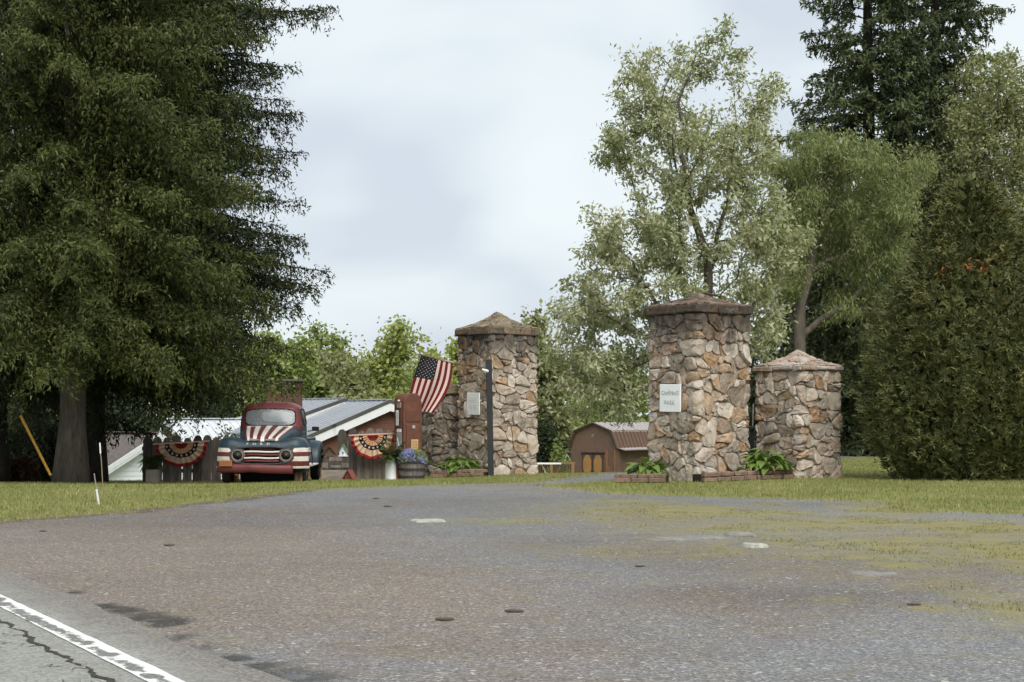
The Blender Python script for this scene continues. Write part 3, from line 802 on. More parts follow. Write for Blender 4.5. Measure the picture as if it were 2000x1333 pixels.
def broadleaf(name, label, base, trunk, lobes, natt, nleaf, ll, lw, mleaf, mbark, r0, seed, group=None, spread=.42, droop=.5, rtip=.009, upright=.0, cat='tree', jd=.5):
    global rng
    rng = np.random.default_rng(seed); r = random.Random(seed)
    base = Vector(base)
    T = empty(name, base, 0, label, cat, group)
    A = lobes_points(lobes, natt, r)
    pts, par = grow_tree([tuple(p) for p in trunk], A)
    b_ = np.array(base)
    skeleton_mesh(pts-b_, par, r0, rtip, len(trunk), r).build('trunk', mbark, T, smooth=True, fixn=False)
    tips = pts[len(trunk):]; par_t = par[len(trunk):]
    k = rng.integers(0, len(tips), nleaf)
    # leaves sit along the last stretch of each twig
    t_ = rng.random((nleaf, 1))**.7
    pa = pts[par_t[k]]; d = tips[k]-pa; ld = np.linalg.norm(d, axis=1, keepdims=True)
    d = np.where(ld > 1.2, d/ld*1.2, d)
    C = tips[k]-d*(1-t_)*.8+rng.normal(size=(nleaf, 3))*spread*np.array([1, 1, .85])*(.35+.65*rng.random((nleaf, 1)))
    Dr = nrm(nrm(d)*.4+rvec(nleaf)*1.0+np.array([0, 0, -droop]))
    Nn = nrm(rvec(nleaf)*.9+np.array([0, -.25, .8]))
    s = rng.uniform(.65, 1.3, nleaf)
    V, F = leaf_quads(C-b_, Dr, Nn, ll*s, lw*s)
    fast_mesh('crown', V, F, mleaf, T)
    return T

def spruce(name, label, base, height, prof, nb, rt, mneed, mbark, seed, group=None, zmin=1.5, extra=(), shoot=.17, sw=.046, step=.11, dens=1.0, hang=.9, lean=(0, 0), azok=None, thin=None, sp=.026):
    """Norway spruce: trunk, limbs that sag and lift at the tip, curtains of hanging branchlets"""
    r = random.Random(seed); g = np.random.default_rng(seed)
    T = empty(name, base, 0, label, 'tree', group)
    mb = MB(); n = 16; tp = []; tr_ = []
    for i in range(n+1):
        q = i/n; tp.append((lean[0]*q*height+.06*math.sin(q*7), lean[1]*q*height+.05*math.cos(q*5), q*height-.15))
        tr_.append(rt*(1-q)**.8*(1+.55*math.exp(-q*height/.45))+.012)
    # flared, slightly fluted butt
    mb.tube(tp, tr_, 18)
    mb.build('trunk', mbark, T, smooth=True)
    limbs = MB(); CC, DD, LL = [], [], []
    br = []
    z = zmin
    for i in range(nb):
        q = (i+r.random())/nb; z = zmin+(height-zmin-.3)*q**1.15
        br.append((z, i*2.399+r.uniform(-.5, .5), prof(z)*r.uniform(.72, 1.12)))
    br += list(extra)
    for bi, (z, az, Lb) in enumerate(br):
        if Lb < .15: continue
        if thin is not None and bi < nb and r.random() < thin(z, az): continue
        if azok is not None and not azok(z, az % (2*math.pi)): continue
        q = z/height
        up = -.10+.5*q; sag = .80*(1-q)+.12; lift = .48*(1-q)+.1
        ca, sa = math.cos(az), math.sin(az)
        ox, oy = lean[0]*z+.06*math.sin(q*7), lean[1]*z+.05*math.cos(q*5)
        wob = r.uniform(-.25, .25)
        def bp(t):
            h = Lb*t; zz = z+Lb*(up*t-sag*t*t+lift*t*t*t); w_ = wob*t*t*Lb*.5
            return np.array((ox+ca*h-sa*w_, oy+sa*h+ca*w_, zz))
        ts = np.linspace(0, 1, 7)
        limbs.tube([bp(t) for t in ts], [max(.006, (.008+.0075*Lb)*(1-t)**.8+.003) for t in ts], 5, cap=False)
        m = max(3, int(Lb*.86/step*dens))
        for k in range(m):
            t = .14+.86*(k+r.random())/m
            p0 = bp(t); e = 1e-2; tan = bp(min(1, t+e))-bp(t-e); tan /= np.linalg.norm(tan)
            side = 1 if k % 2 else -1
            lat = np.array((-sa*side, ca*side, 0.0))
            l = (.25+1.05*min(1, Lb/4)*(1-t)**.6*(.35+.65*math.sin(math.pi*min(1, t*1.2+.1))))*r.uniform(.55, 1.15)*(.72+.5*math.sin(k*.55+az*7)**2)
            d0 = lat*r.uniform(.55, .9)+tan*.55+np.array((0, 0, r.uniform(-.15, .15)))
            d0 /= np.linalg.norm(d0)
            hl = hang*l*r.uniform(.6, 1.9)
            ns = max(4, int((l+hl)/sp))
            tt = (np.arange(ns)+g.random(ns))/ns
            out_ = l*np.minimum(tt*1.25, 1-.25*(1-tt)); dn = hl*np.maximum(0, tt-.18)**1.5
            C = p0+d0*out_[:, None]*.9; C[:, 2] -= dn
            C += g.normal(size=(ns, 3))*.055
            finger = (g.random(ns) < .25)[:, None]
            dr = np.where(finger, d0*.8+np.array((0, 0, .35)), d0*(1-.55*tt)[:, None]+np.array((0, 0, -1.0))*(.25+.8*tt)[:, None]*(.4+hang))+g.normal(size=(ns, 3))*.65
            CC.append(C); DD.append(dr); LL.append(np.full(ns, 1.0)*(.75+.5*g.random(ns)))
        # tip shoots
        C = np.array([bp(t) for t in g.uniform(.55, 1.0, 10)]); CC.append(C+g.normal(size=C.shape)*.03); DD.append(np.tile(bp(1)-bp(.9), (10, 1))/.1/Lb+g.normal(size=(10, 3))*.5); LL.append(np.ones(10))
    lo_ = limbs.build('limbs', bark_dk, T, smooth=True, fixn=False); lo_['kind'] = 'stuff'
    C = np.concatenate(CC); Dr = nrm(np.concatenate(DD)); s = np.concatenate(LL); n = len(C)
    S = nrm(np.cross(Dr, rvec(n, g)))*(sw*.5*(.7+.6*g.random(n)))[:, None]
    V = np.stack([C-S, C+S, C+Dr*(shoot*s)[:, None]], 1).reshape(-1, 3); F = np.arange(3*n).reshape(n, 3)
    fast_mesh('crown', V, F, mneed, T)
    print(name, 'shoots', n)
    return T

bark_sp = bark_mat('bark_spruce', (.135, .115, .10), 7)
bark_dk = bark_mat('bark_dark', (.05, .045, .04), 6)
bark_br = bark_mat('bark_brown', (.14, .12, .10), 6)
bark_wh = bark_mat('bark_pale', (.42, .40, .36), 5)
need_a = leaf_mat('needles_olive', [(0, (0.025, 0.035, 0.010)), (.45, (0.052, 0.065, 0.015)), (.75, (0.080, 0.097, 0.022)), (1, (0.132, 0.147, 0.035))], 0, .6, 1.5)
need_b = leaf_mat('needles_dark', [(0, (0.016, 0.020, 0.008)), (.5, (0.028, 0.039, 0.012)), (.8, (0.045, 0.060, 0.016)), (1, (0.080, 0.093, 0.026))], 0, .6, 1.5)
need_r = leaf_mat('needles_blue', [(0, (0.032, 0.047, 0.022)), (.5, (0.062, 0.082, 0.035)), (.8, (0.102, 0.122, 0.044)), (1, (0.164, 0.178, 0.060))], 0, .6)
leaf_silver = leaf_mat('leaf_silver', [(0, (0.209, 0.236, 0.116)), (.4, (0.326, 0.350, 0.196)), (.75, (0.463, 0.463, 0.310)), (1, (0.724, 0.700, 0.576))], .35, .5)
leaf_willow = leaf_mat('leaf_willow', [(0, (0.131, 0.159, 0.059)), (.5, (0.206, 0.236, 0.095)), (1, (0.325, 0.357, 0.166))], .35, .55)
leaf_spring = leaf_mat('leaf_spring', [(0, (0.178, 0.234, 0.063)), (.4, (0.284, 0.332, 0.099)), (.75, (0.409, 0.436, 0.156)), (1, (0.640, 0.613, 0.293))], .4, .55)
leaf_mid = leaf_mat('leaf_mid', [(0, (0.119, 0.170, 0.052)), (.5, (0.216, 0.269, 0.081)), (1, (0.367, 0.399, 0.140))], .3, .55)
leaf_grey = leaf_mat('leaf_greygreen', [(0, (0.152, 0.165, 0.068)), (.5, (0.261, 0.275, 0.131)), (1, (0.440, 0.440, 0.248))], .35, .55)
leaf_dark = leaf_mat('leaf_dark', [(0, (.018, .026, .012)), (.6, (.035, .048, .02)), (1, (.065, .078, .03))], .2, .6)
leaf_arbor = leaf_mat('leaf_arborvitae', [(0, (0.043, 0.056, 0.018)), (.4, (0.078, 0.091, 0.029)), (.75, (0.124, 0.125, 0.040)), (1, (0.200, 0.168, 0.059))], 0, .6, 2.2)

# --- the spruces over the truck
def thin_back(z, az): return max(thin_left(z, az), .85 if math.cos(az) < -.3 else 0)
def thin_left(z, az):          # fewer boughs on the far side, outside the picture and above its top edge
    k = 0.0
    if math.sin(az) > .35: k = .55
    if math.cos(az) < -.55: k = max(k, .6)
    if z > 12.2: k = max(k, .82)
    return k
XA, DA = GX(137, 33.0), 33.0
def profA(z): return 4.7*min(1, (z-.5)/3.2)*max(0, 1-(z/30))**.5+.2 if z < 15 else 3.6*max(0, 1-(z-15)/9)
sa_ = spruce('spruce_tree', 'big spruce with the thick grey trunk beside the yellow guy wire guard', (XA, DA, zg(XA, DA)), 24, profA, 420, .27, need_a, bark_sp, 21, 'spruces shading the truck', zmin=3.4, hang=.85, lean=(.008, 0), step=.078, shoot=.105, sw=.040, thin=thin_left,
    extra=[(3.6, -1.3, 2.6), (3.9, -1.9, 2.5), (4.3, -.6, 3.4), (4.0, 3.5, 3.0), (3.5, 3.9, 2.6), (4.5, -.2, 3.8), (5.2, .1, 4.1)])
XB, DB = GX(184, 37.5), 37.5
def profB(z): return 5.3*max(0, 1-(z/30))**.45*(.80+.20*min(1, z/4)) if z < 15 else 4.2*max(0, 1-(z-15)/10)
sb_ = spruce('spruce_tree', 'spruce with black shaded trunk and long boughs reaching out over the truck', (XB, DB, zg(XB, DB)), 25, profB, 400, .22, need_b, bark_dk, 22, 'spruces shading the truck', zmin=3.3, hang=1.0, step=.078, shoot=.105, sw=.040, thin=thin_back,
    extra=[(5.00, -0.73, 4.39), (5.25, -0.49, 4.43), (5.51, -1.00, 4.64), (5.76, 0.32, 4.98), (6.01, 0.09, 4.49), (6.26, -0.27, 4.54), (6.52, -0.83, 4.39), (6.77, -0.77, 5.09), (7.02, 0.18, 4.99), (7.28, 0.14, 4.46), (7.53, -0.62, 4.83), (7.78, 0.03, 5.03), (8.04, 0.26, 4.37), (8.29, -0.16, 4.87), (8.54, -0.32, 4.45), (8.79, -0.37, 4.38), (9.05, 0.35, 5.04), (9.30, -0.25, 4.56), (9.55, 0.31, 4.79), (9.81, 0.27, 5.02), (10.06, -0.31, 4.65), (10.31, -0.17, 4.67), (10.56, -0.85, 4.56), (10.82, 0.16, 4.34), (11.07, -1.03, 4.83), (11.32, -0.67, 4.75), (11.58, -0.37, 4.59), (11.83, 0.45, 4.47), (12.08, -0.46, 4.47), (12.34, -0.12, 4.53), (12.59, -0.55, 4.93), (12.84, -0.60, 4.77), (13.09, 0.30, 4.39), (13.35, -1.00, 4.49), (6.5, .02, 5.6), (6.1, -.05, 5.5), (7.0, -.12, 5.15), (6.6, -.25, 4.97), (6.2, .15, 4.88), (11.70, -.05, 6.0), (11.90, .08, 5.6), (12.20, .05, 4.60), (10.60, -.1, 4.88), (9.70, .1, 4.78), (8.60, -.15, 4.51),
           (4.75, -.15, 4.51), (4.35, -.5, 4.23), (4.05, -.05, 4.14), (4.95, -.35, 4.42), (3.75, -.6, 3.68), (3.95, -.9, 3.77), (3.65, -.3, 3.68), (3.45, .1, 3.86), (3.55, -1.1, 3.13), (3.35, -.75, 3.31), (6.0, -.6, 4.51), (6.4, 0, 4.60), (5.2, -.3, 4.60), (6.7, -.15, 4.69), (5.8, .3, 4.51), (6.1, -.9, 4.23), (7.0, -.5, 4.60), (7.6, -.8, 4.60), (8.2, -.4, 4.78), (8.8, .3, 4.60), (9.4, -.6, 4.78), (10.1, .25, 4.69), (10.9, -.45, 4.69), (11.6, -.2, 4.60), (12.4, -.6, 4.60)])
XC, DC = GX(-10, 36.0), 36.0
def profC(z): return 3.6*max(0, 1-(z/24))**.7
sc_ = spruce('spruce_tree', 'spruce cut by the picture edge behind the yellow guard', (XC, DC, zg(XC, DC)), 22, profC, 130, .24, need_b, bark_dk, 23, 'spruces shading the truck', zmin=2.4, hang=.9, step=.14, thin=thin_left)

# --- tall spruces behind the short pillar
def profR(z): return 4.9*max(0, 1-(z/27.5))**.65
XR, DR_ = GX(1697, 58), 58
sr1 = spruce('spruce_tree', 'tall dark spruce rising behind the short pillar, nearer the pale leafy tree', (XR, DR_, zg(XR, DR_)), 26, profR, 330, .36, need_r, bark_dk, 24, 'tall spruces behind the gate', zmin=.9, hang=.7, step=.17, shoot=.20, sw=.085, sp=.032, thin=lambda z, az: .5 if math.sin(az) > .4 else 0)
sr2 = copy_tree(sr1); XR2, DR2 = GX(1822, 60), 60
sr2.location = (XR2, DR2, zg(XR2, DR2)); sr2.rotation_euler = (0, 0, 2.1)
tag(sr2, 'tall dark spruce rising above the round evergreen shrub')
sr3 = copy_tree(sr1); XR3, DR3 = GX(1590, 72), 72
sr3.location = (XR3, DR3, zg(XR3, DR3)); sr3.rotation_euler = (0, 0, 4.0); sr3.scale = (.75, .75, .62)
tag(sr3, 'dark spruce half hidden between the leaning trunk and the tall pillar')
sr4 = copy_tree(sr1); sr4.location = (GX(1740, 76), 76, zg(GX(1740, 76), 76)); sr4.rotation_euler = (0, 0, 5.2); sr4.scale = (.9, .9, .6)
tag(sr4, 'dark spruce filling the shade between the short pillar and the round shrub')

# --- silvery leafed tree over the tall pillar
D0 = 43.0; b0 = P(1388, 905, D0); b0.z = zg(b0.x, b0.y)
trunk = [b0, P(1386, 800, D0), P(1384, 680, D0), P(1384, 560, D0), P(1380, 500, D0), P(1345, 400, D0), P(1330, 300, D0), P(1325, 200, D0)]
lob = [(1285, 165, D0, 95, 95, 2.2), (1405, 115, D0+.3, 45, 75, 1.6), (1195, 290, D0, 45, 50, 1.6), (1160, 480, D0-.5, 60, 60, 2.0), (1130, 590, D0-.5, 60, 60, 2.0), (1520, 470, D0, 60, 90, 2.0), (1500, 200, D0+.5, 35, 60, 1.4), (1350, 290, D0, 150, 110, 2.8), (1230, 280, D0-.3, 60, 70, 1.8), (1460, 290, D0+.6, 80, 110, 2.4), (1230, 450, D0-.5, 110, 70, 2.8),
       (1390, 440, D0, 170, 110, 3.2), (1260, 560, D0-.5, 150, 80, 3.0), (1470, 560, D0-.6, 90, 130, 2.6), (1150, 660, D0-.6, 95, 80, 2.6), (1160, 740, D0-.5, 105, 80, 2.8), (1300, 690, D0+1.5, 110, 120, 2.4), (1480, 640, D0-.6, 55, 80, 1.8), (1225, 790, D0, 60, 45, 2.0)]
t1 = broadleaf('leafy_tree', 'silvery green leafy tree spreading behind the tall pillar with the plaque', b0, trunk, lob, 620, 56000, .155, .062, leaf_silver, bark_br, .22, 31, spread=.21, droop=.55)
# --- willow-like tree with leaning trunk
D1 = 50.0; b1 = P(1545, 900, D1); b1.z = zg(b1.x, b1.y)
trunk = [b1, P(1552, 760, D1), P(1562, 660, D1), P(1580, 540, D1), P(1600, 450, D1), P(1610, 380, D1)]
lob = [(1600, 300, D1, 95, 50, 2.2), (1530, 320, D1, 50, 45, 1.8), (1690, 330, D1, 70, 60, 2.2), (1740, 420, D1, 55, 70, 2.0), (1560, 400, D1-.4, 60, 60, 2.0), (1650, 420, D1+.5, 80, 60, 2.4), (1700, 500, D1, 55, 50, 1.8), (1770, 520, D1, 40, 60, 1.6), (1600, 490, D1+.6, 50, 40, 1.6), (1540, 540, D1, 35, 50, 1.4), (1655, 590, D1+.4, 40, 40, 1.4), (1780, 330, D1+.5, 40, 40, 1.6), (1510, 450, D1, 40, 60, 1.6), (1740, 600, D1, 35, 40, 1.4)]
t2 = broadleaf('leafy_tree', 'olive green feathery tree with a leaning trunk behind the short pillar', b1, trunk, lob, 520, 52000, .16, .034, leaf_willow, bark_br, .19, 32, spread=.24, droop=1.3)
# --- thin grey green tree near the edge of the picture
D2 = 55.0; b2 = P(1930, 900, D2); b2.z = zg(b2.x, b2.y)
trunk = [b2, P(1925, 700, D2), P(1915, 500, D2), P(1912, 380, D2), P(1930, 280, D2), P(1950, 190, D2)]
lob = [(1935, 170, D2, 70, 80, 2.4), (1890, 280, D2, 70, 90, 2.6), (1980, 300, D2, 60, 110, 2.4), (1950, 400, D2, 90, 80, 2.6), (1850, 370, D2, 50, 50, 1.8), (2020, 200, D2, 60, 100, 2.2), (2060, 420, D2, 80, 120, 2.4), (1790, 340, D2+1, 60, 60, 2.0)]
t3 = broadleaf('leafy_tree', 'thin grey green leafy tree above the round evergreen shrub', b2, trunk, lob, 520, 32000, .15, .07, leaf_grey, bark_br, .25, 33, spread=.30, droop=.4)

# --- big arborvitae beside the short pillar
def arborvitae(px, D, H, Rb, n, seed):
    g = np.random.default_rng(seed); X = GX(px, D); z0 = zg(X, D)
    T = empty('arborvitae_shrub', (X, D, z0), 0, 'big dark cone shaped evergreen shrub with a few orange dead sprigs', 'shrub')
    mb = MB()
    for k in range(5):
        a = k*1.26; mb.tube([(.1*math.cos(a), .1*math.sin(a), -.1), (.3*math.cos(a), .3*math.sin(a), 1.2), (.35*math.cos(a), .35*math.sin(a), H*.5), (.1*math.cos(a), .1*math.sin(a), H*.85)], [.07, .055, .03, .01], 6)
    mb.build('trunk', bark_br, T, smooth=True)
    q = g.random(n)**1.15; a = g.random(n)*2*np.pi; zz = .04+q*(H-.04)
    prof = Rb*np.clip(np.where(q < .28, .66+.34*np.sin(q/.28*1.57), np.cos((q-.28)/.72*1.5)**.88+.02), .03, 2)
    lump = np.array([.13*mnoise.noise(Vector((math.cos(x)*1.7, math.sin(x)*1.7, y*.8)))+.16*mnoise.noise(Vector((math.cos(x)*4.2+5, math.sin(x)*4.2, y*2.1)))+.10*mnoise.noise(Vector((math.cos(x)*9+5, math.sin(x)*9, y*5))) for x, y in zip(a, zz)])
    rr = prof*(1+lump*1.7)*(1-.42*g.random(n)**2.2)
    C = np.stack([np.cos(a)*rr, np.sin(a)*rr, zz], -1)
    kk = g.integers(0, n, 1500); own = g.integers(0, 1500, n); pick = g.random(n) < .62      # sprays gather in plumes
    C = np.where(pick[:, None], C[kk[own]]+g.normal(size=(n, 3))*np.array((.08, .08, .12)), C); a = np.arctan2(C[:, 1], C[:, 0])
    outw = np.stack([np.cos(a), np.sin(a), np.zeros(n)], -1)
    Dr = nrm(outw*.9+np.array([0, 0, .35])+g.normal(size=(n, 3))*.6); Nn = nrm(np.cross(outw, [0, 0, 1])*.7+g.normal(size=(n, 3))*.7); S = nrm(np.cross(Dr, Nn))
    VV, FF, o_ = [], [], 0
    for ang, q_, ln in ((-.75, .3, .085), (0, .6, .125), (.75, .3, .085)):     # a flat fan of scale twigs
        s = g.uniform(.7, 1.3, n); V, F = leaf_quads(C+Dr*.09*q_, Dr*math.cos(ang)+S*math.sin(ang), Nn, ln*s, .027*s); VV.append(V); FF.append(F+o_); o_ += len(V)
    m_ = 9000; kq = g.integers(0, n, m_); Ci = np.stack([np.cos(a[kq])*prof[kq]*.74, np.sin(a[kq])*prof[kq]*.74, zz[kq]], -1)*np.array((1, 1, 1))+g.normal(size=(m_, 3))*.06     # twigs further in
    V, F = leaf_quads(Ci, nrm(rvec(m_, g)+np.array([0, 0, .3])), nrm(np.stack([np.cos(a[kq]), np.sin(a[kq]), np.zeros(m_)], -1)+rvec(m_, g)*.5), g.uniform(.16, .3, m_), g.uniform(.10, .16, m_)); V[:, 2] = np.maximum(V[:, 2], .0); VV.append(V); FF.append(F+o_)
    fast_mesh('crown', np.concatenate(VV), np.concatenate(FF), leaf_arbor, T)
    orange = leaf_mat('dead_sprig', [(0, (.20, .062, .02)), (1, (.34, .12, .035))], .2)
    for (ex, ey, m) in ((1822, 530, 12), (1852, 525, 15), (1885, 532, 15), (1905, 600, 6), (1915, 520, 7), (1815, 540, 8)):
        p = P(ex, ey, D); dx = p.x-X; zz_ = p.z-z0; q_ = zz_/H
        pr = Rb*math.cos((q_-.28)/.72*1.5)**.88*1.04; yy = -math.sqrt(max(.02, pr*pr-dx*dx))
        C = np.array((dx, yy, zz_))+g.normal(size=(m, 3))*np.array((.06, .04, .05)); 
        V, F = leaf_quads(C, nrm(g.normal(size=(m, 3))+np.array([0, -.6, -.5])), rvec(m, g), np.full(m, .12), np.full(m, .035))
        fast_mesh('dead_sprig', V, F, orange, T)
    return T
arborvitae(1893, 30.2, 5.75, 1.82, 36000, 41)

# --- the green wood line behind the houses: separate trees
def wood_tree(name, label, px, py_top, D, wpx, mleaf, mbark, seed, n=11500, group='trees beyond the houses'):
    X = GX(px, D); z0 = zg(X, D); s = D/FPX
    top = P(px, py_top, D).z; H = top-z0; base = Vector((X, D, z0)); rr = random.Random(seed)
    cx = lambda k: X+rr.uniform(-.4, .4)
    trunk = [base, Vector((cx(0), D, z0+H*.3)), Vector((cx(0), D, z0+H*.55)), Vector((cx(0), D, z0+H*.78))]
    lob = []
    ybase = HZ-(z0+H*.10-CAMH)/s; ph = ybase-py_top
    for k in range(9):
        q = k/8; wl = wpx*(.42+.30*math.sin(math.pi*min(1, .25+q*.75)))*rr.uniform(.65, 1.1)
        lob.append((px+rr.uniform(-.5, .5)*wpx*(1-.55*q), ybase-ph*(.08+.84*q)+rr.uniform(-6, 6), D+rr.uniform(-1.5, 1.5), wl*.62, ph*.15, wl*.62*s))
    return broadleaf(name, label, base, trunk, lob, 190, n, .34, .22, mleaf, mbark, .24, seed, group, spread=.62, droop=.35, rtip=.02)
wood_tree('wood_tree', 'bright green tree in the wood line above the grey metal roof ridge', 760, 645, 108, 150, leaf_spring, bark_wh, 51)
wood_tree('wood_tree', 'yellow green tree in the wood line beside the flag', 835, 690, 104, 110, leaf_spring, bark_br, 52)
wood_tree('wood_tree', 'pale barked slender tree in the wood line behind the two gables', 672, 690, 98, 90, leaf_grey, bark_wh, 53, 9000)
wood_tree('wood_tree', 'mid green tree in the wood line above the truck cab', 560, 668, 112, 150, leaf_mid, bark_br, 54)
wood_tree('wood_tree', 'darker green tree in the wood line behind the brick chimney', 640, 655, 118, 150, leaf_mid, bark_br, 55)
wood_tree('wood_tree', 'tall thin topped tree in the wood line beside the spruce boughs', 520, 640, 115, 90, leaf_spring, bark_br, 56, 9000)
wood_tree('wood_tree', 'green tree peeping out behind the mossy capped pillar', 905, 668, 110, 120, leaf_spring, bark_br, 57, 12000)
wood_tree('wood_tree', 'pale tree seen beyond the mossy capped pillar and the silvery tree', 1055, 628, 95, 90, leaf_grey, bark_br, 58, 12000)
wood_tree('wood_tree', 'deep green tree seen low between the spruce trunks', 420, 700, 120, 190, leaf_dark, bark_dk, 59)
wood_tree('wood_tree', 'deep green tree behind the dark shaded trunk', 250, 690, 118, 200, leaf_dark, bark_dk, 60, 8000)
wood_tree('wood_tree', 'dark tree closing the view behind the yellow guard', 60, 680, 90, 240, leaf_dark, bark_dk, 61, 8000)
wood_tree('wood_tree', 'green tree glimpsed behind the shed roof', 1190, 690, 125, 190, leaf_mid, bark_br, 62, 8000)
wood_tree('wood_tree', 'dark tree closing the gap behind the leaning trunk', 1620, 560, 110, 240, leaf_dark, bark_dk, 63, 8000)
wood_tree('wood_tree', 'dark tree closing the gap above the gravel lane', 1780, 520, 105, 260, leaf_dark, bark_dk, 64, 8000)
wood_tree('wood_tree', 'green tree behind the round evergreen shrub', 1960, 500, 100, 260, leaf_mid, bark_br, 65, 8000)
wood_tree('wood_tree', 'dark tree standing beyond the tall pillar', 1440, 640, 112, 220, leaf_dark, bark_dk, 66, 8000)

# --- low bushes
def bush(name, label, px, py_top, D, wpx, mleaf, seed, n=7000, ll=.10, lw=.06, depth=None, zoff=0.0):
    g = np.random.default_rng(seed); X = GX(px, D); z0 = zg(X, D)+zoff; s = D/FPX; H = P(px, py_top, D).z-z0; rx = wpx*s/2; rd = depth or rx
    T = empty(name, (X, D, z0), 0, label, 'bush')
    C = []; mb = MB()
    for k in range(11):
        a = g.random()*6.28; q = g.random()**.5; cx, cy = math.cos(a)*q*rx*.75, math.sin(a)*q*rd*.75; cz = H*(.25+.5*g.random())*(1-.35*q)
        mb.tube([(cx*.1, cy*.1, -.05), (cx*.5, cy*.5, cz*.5), (cx, cy, cz)], [.03, .02, .008], 4, cap=False)
        m = n//11; p = rvec(m, g)*(g.random((m, 1))**.4)*np.array([rx*.5, rd*.5, H*.36]); C.append(p+np.array([cx, cy, cz]))
    mb.build('stems', bark_br, T, fixn=False)
    C = np.concatenate(C); C[:, 2] = np.maximum(C[:, 2], .02); m = len(C); sz = g.uniform(.6, 1.3, m)
    V, F = leaf_quads(C, nrm(rvec(m, g)+np.array([0, 0, .3])), nrm(rvec(m, g)+np.array([0, -.4, .8])), ll*sz, lw*sz)
    fast_mesh('foliage', V, F, mleaf, T); return T
bush('bush', 'dark undergrowth bush behind the yellow guy wire guard', 60, 800, 39, 200, leaf_dark, 71, 12000)
bush('bush', 'reddish brown low bush beside the foot of the guard', 25, 880, 37, 90, leaf_mat('leaf_rust', [(0, (.06, .03, .02)), (.6, (.10, .055, .035)), (1, (.10, .10, .04))], .2), 72, 3500)
bush('bush', 'green bush at the corner of the brown barn shed', 1088, 848, 84, 60, leaf_mid, 73, 6000, .16, .10)
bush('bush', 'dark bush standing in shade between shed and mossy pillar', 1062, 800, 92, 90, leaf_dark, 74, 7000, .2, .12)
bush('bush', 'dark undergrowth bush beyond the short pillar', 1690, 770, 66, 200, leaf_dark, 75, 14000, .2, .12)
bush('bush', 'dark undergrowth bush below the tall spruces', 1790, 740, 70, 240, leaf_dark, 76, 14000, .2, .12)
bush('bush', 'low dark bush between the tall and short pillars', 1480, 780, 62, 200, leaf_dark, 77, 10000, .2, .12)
bush('bush', 'leafy sapling in front of the pale metal roof beside the truck', 443, 815, 38.5, 60, leaf_mid, 78, 1600, .08, .045)
bush('bush', 'dark bush at the foot of the spruce trunk behind the marker stakes', 112, 830, 46, 160, leaf_dark, 79, 9000)
bush('bush', 'pink edged bush showing under the round evergreen shrub', 1975, 880, 47, 110, leaf_mid, 80, 5000)

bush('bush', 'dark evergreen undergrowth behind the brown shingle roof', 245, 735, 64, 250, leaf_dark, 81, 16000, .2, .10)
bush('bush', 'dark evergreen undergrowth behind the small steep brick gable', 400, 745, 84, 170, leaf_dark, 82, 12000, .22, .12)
# ================================================================== BUILDINGS
def brick_mat(name, c1, c2, mo, scale):
    m, t, b, out = base_mat(name)
    tc = N(t, 'ShaderNodeTexCoord'); mp = N(t, 'ShaderNodeMapping'); mp.inputs['Rotation'].default_value = (R(90), 0, 0)
    L(t, tc.outputs['Object'], mp.inputs[0])
    br = N(t, 'ShaderNodeTexBrick'); L(t, mp.outputs[0], br.inputs['Vector'])
    br.inputs['Color1'].default_value = c1+(1,); br.inputs['Color2'].default_value = c2+(1,); br.inputs['Mortar'].default_value = mo+(1,)
    br.inputs['Scale'].default_value = scale; br.inputs['Brick Width'].default_value = .24; br.inputs['Row Height'].default_value = .085; br.inputs['Mortar Size'].default_value = .010
    br.inputs['Mortar Smooth'].default_value = .2; br.inputs['Bias'].default_value = 0
    n = noise(t, coords(t, 'Object'), 1.2, 5, .6)
    L(t, mixc(t, mrange(t, n, .3, .7, 0, .45), br.outputs[0], (.10, .045, .03)), b.inputs['Base Color']); b.inputs['Roughness'].default_value = .85
    bump(t, b, math_(t, 'SUBTRACT', 1.0, br.outputs['Fac']), .5, .02)
    return m
brickm = brick_mat('brick_wall', (.20, .066, .034), (.145, .048, .028), (.16, .12, .095), 1.0)
roofm = plain('metal_roof', (.30, .325, .36), .42, .08, 1.5, .03, dirt=(.25, .27, .30), spec=.5)
roofp = plain('metal_roof_pale', (.56, .59, .62), .45, .08, 1.5, .03, dirt=(.44, .47, .5))
shingle = plain('shingle', (.135, .115, .10), .9, .35, 7, .5, dirt=(.09, .08, .07))
fascia_d = plain('fascia_dark', (.085, .085, .08), .6, .15, 4, .05)
trim_w = plain('trim_white', (.76, .79, .81), .5, .05, 3, .03)
siding_w = plain('siding_white', (.84, .89, .92), .5, .05, 3, .03)

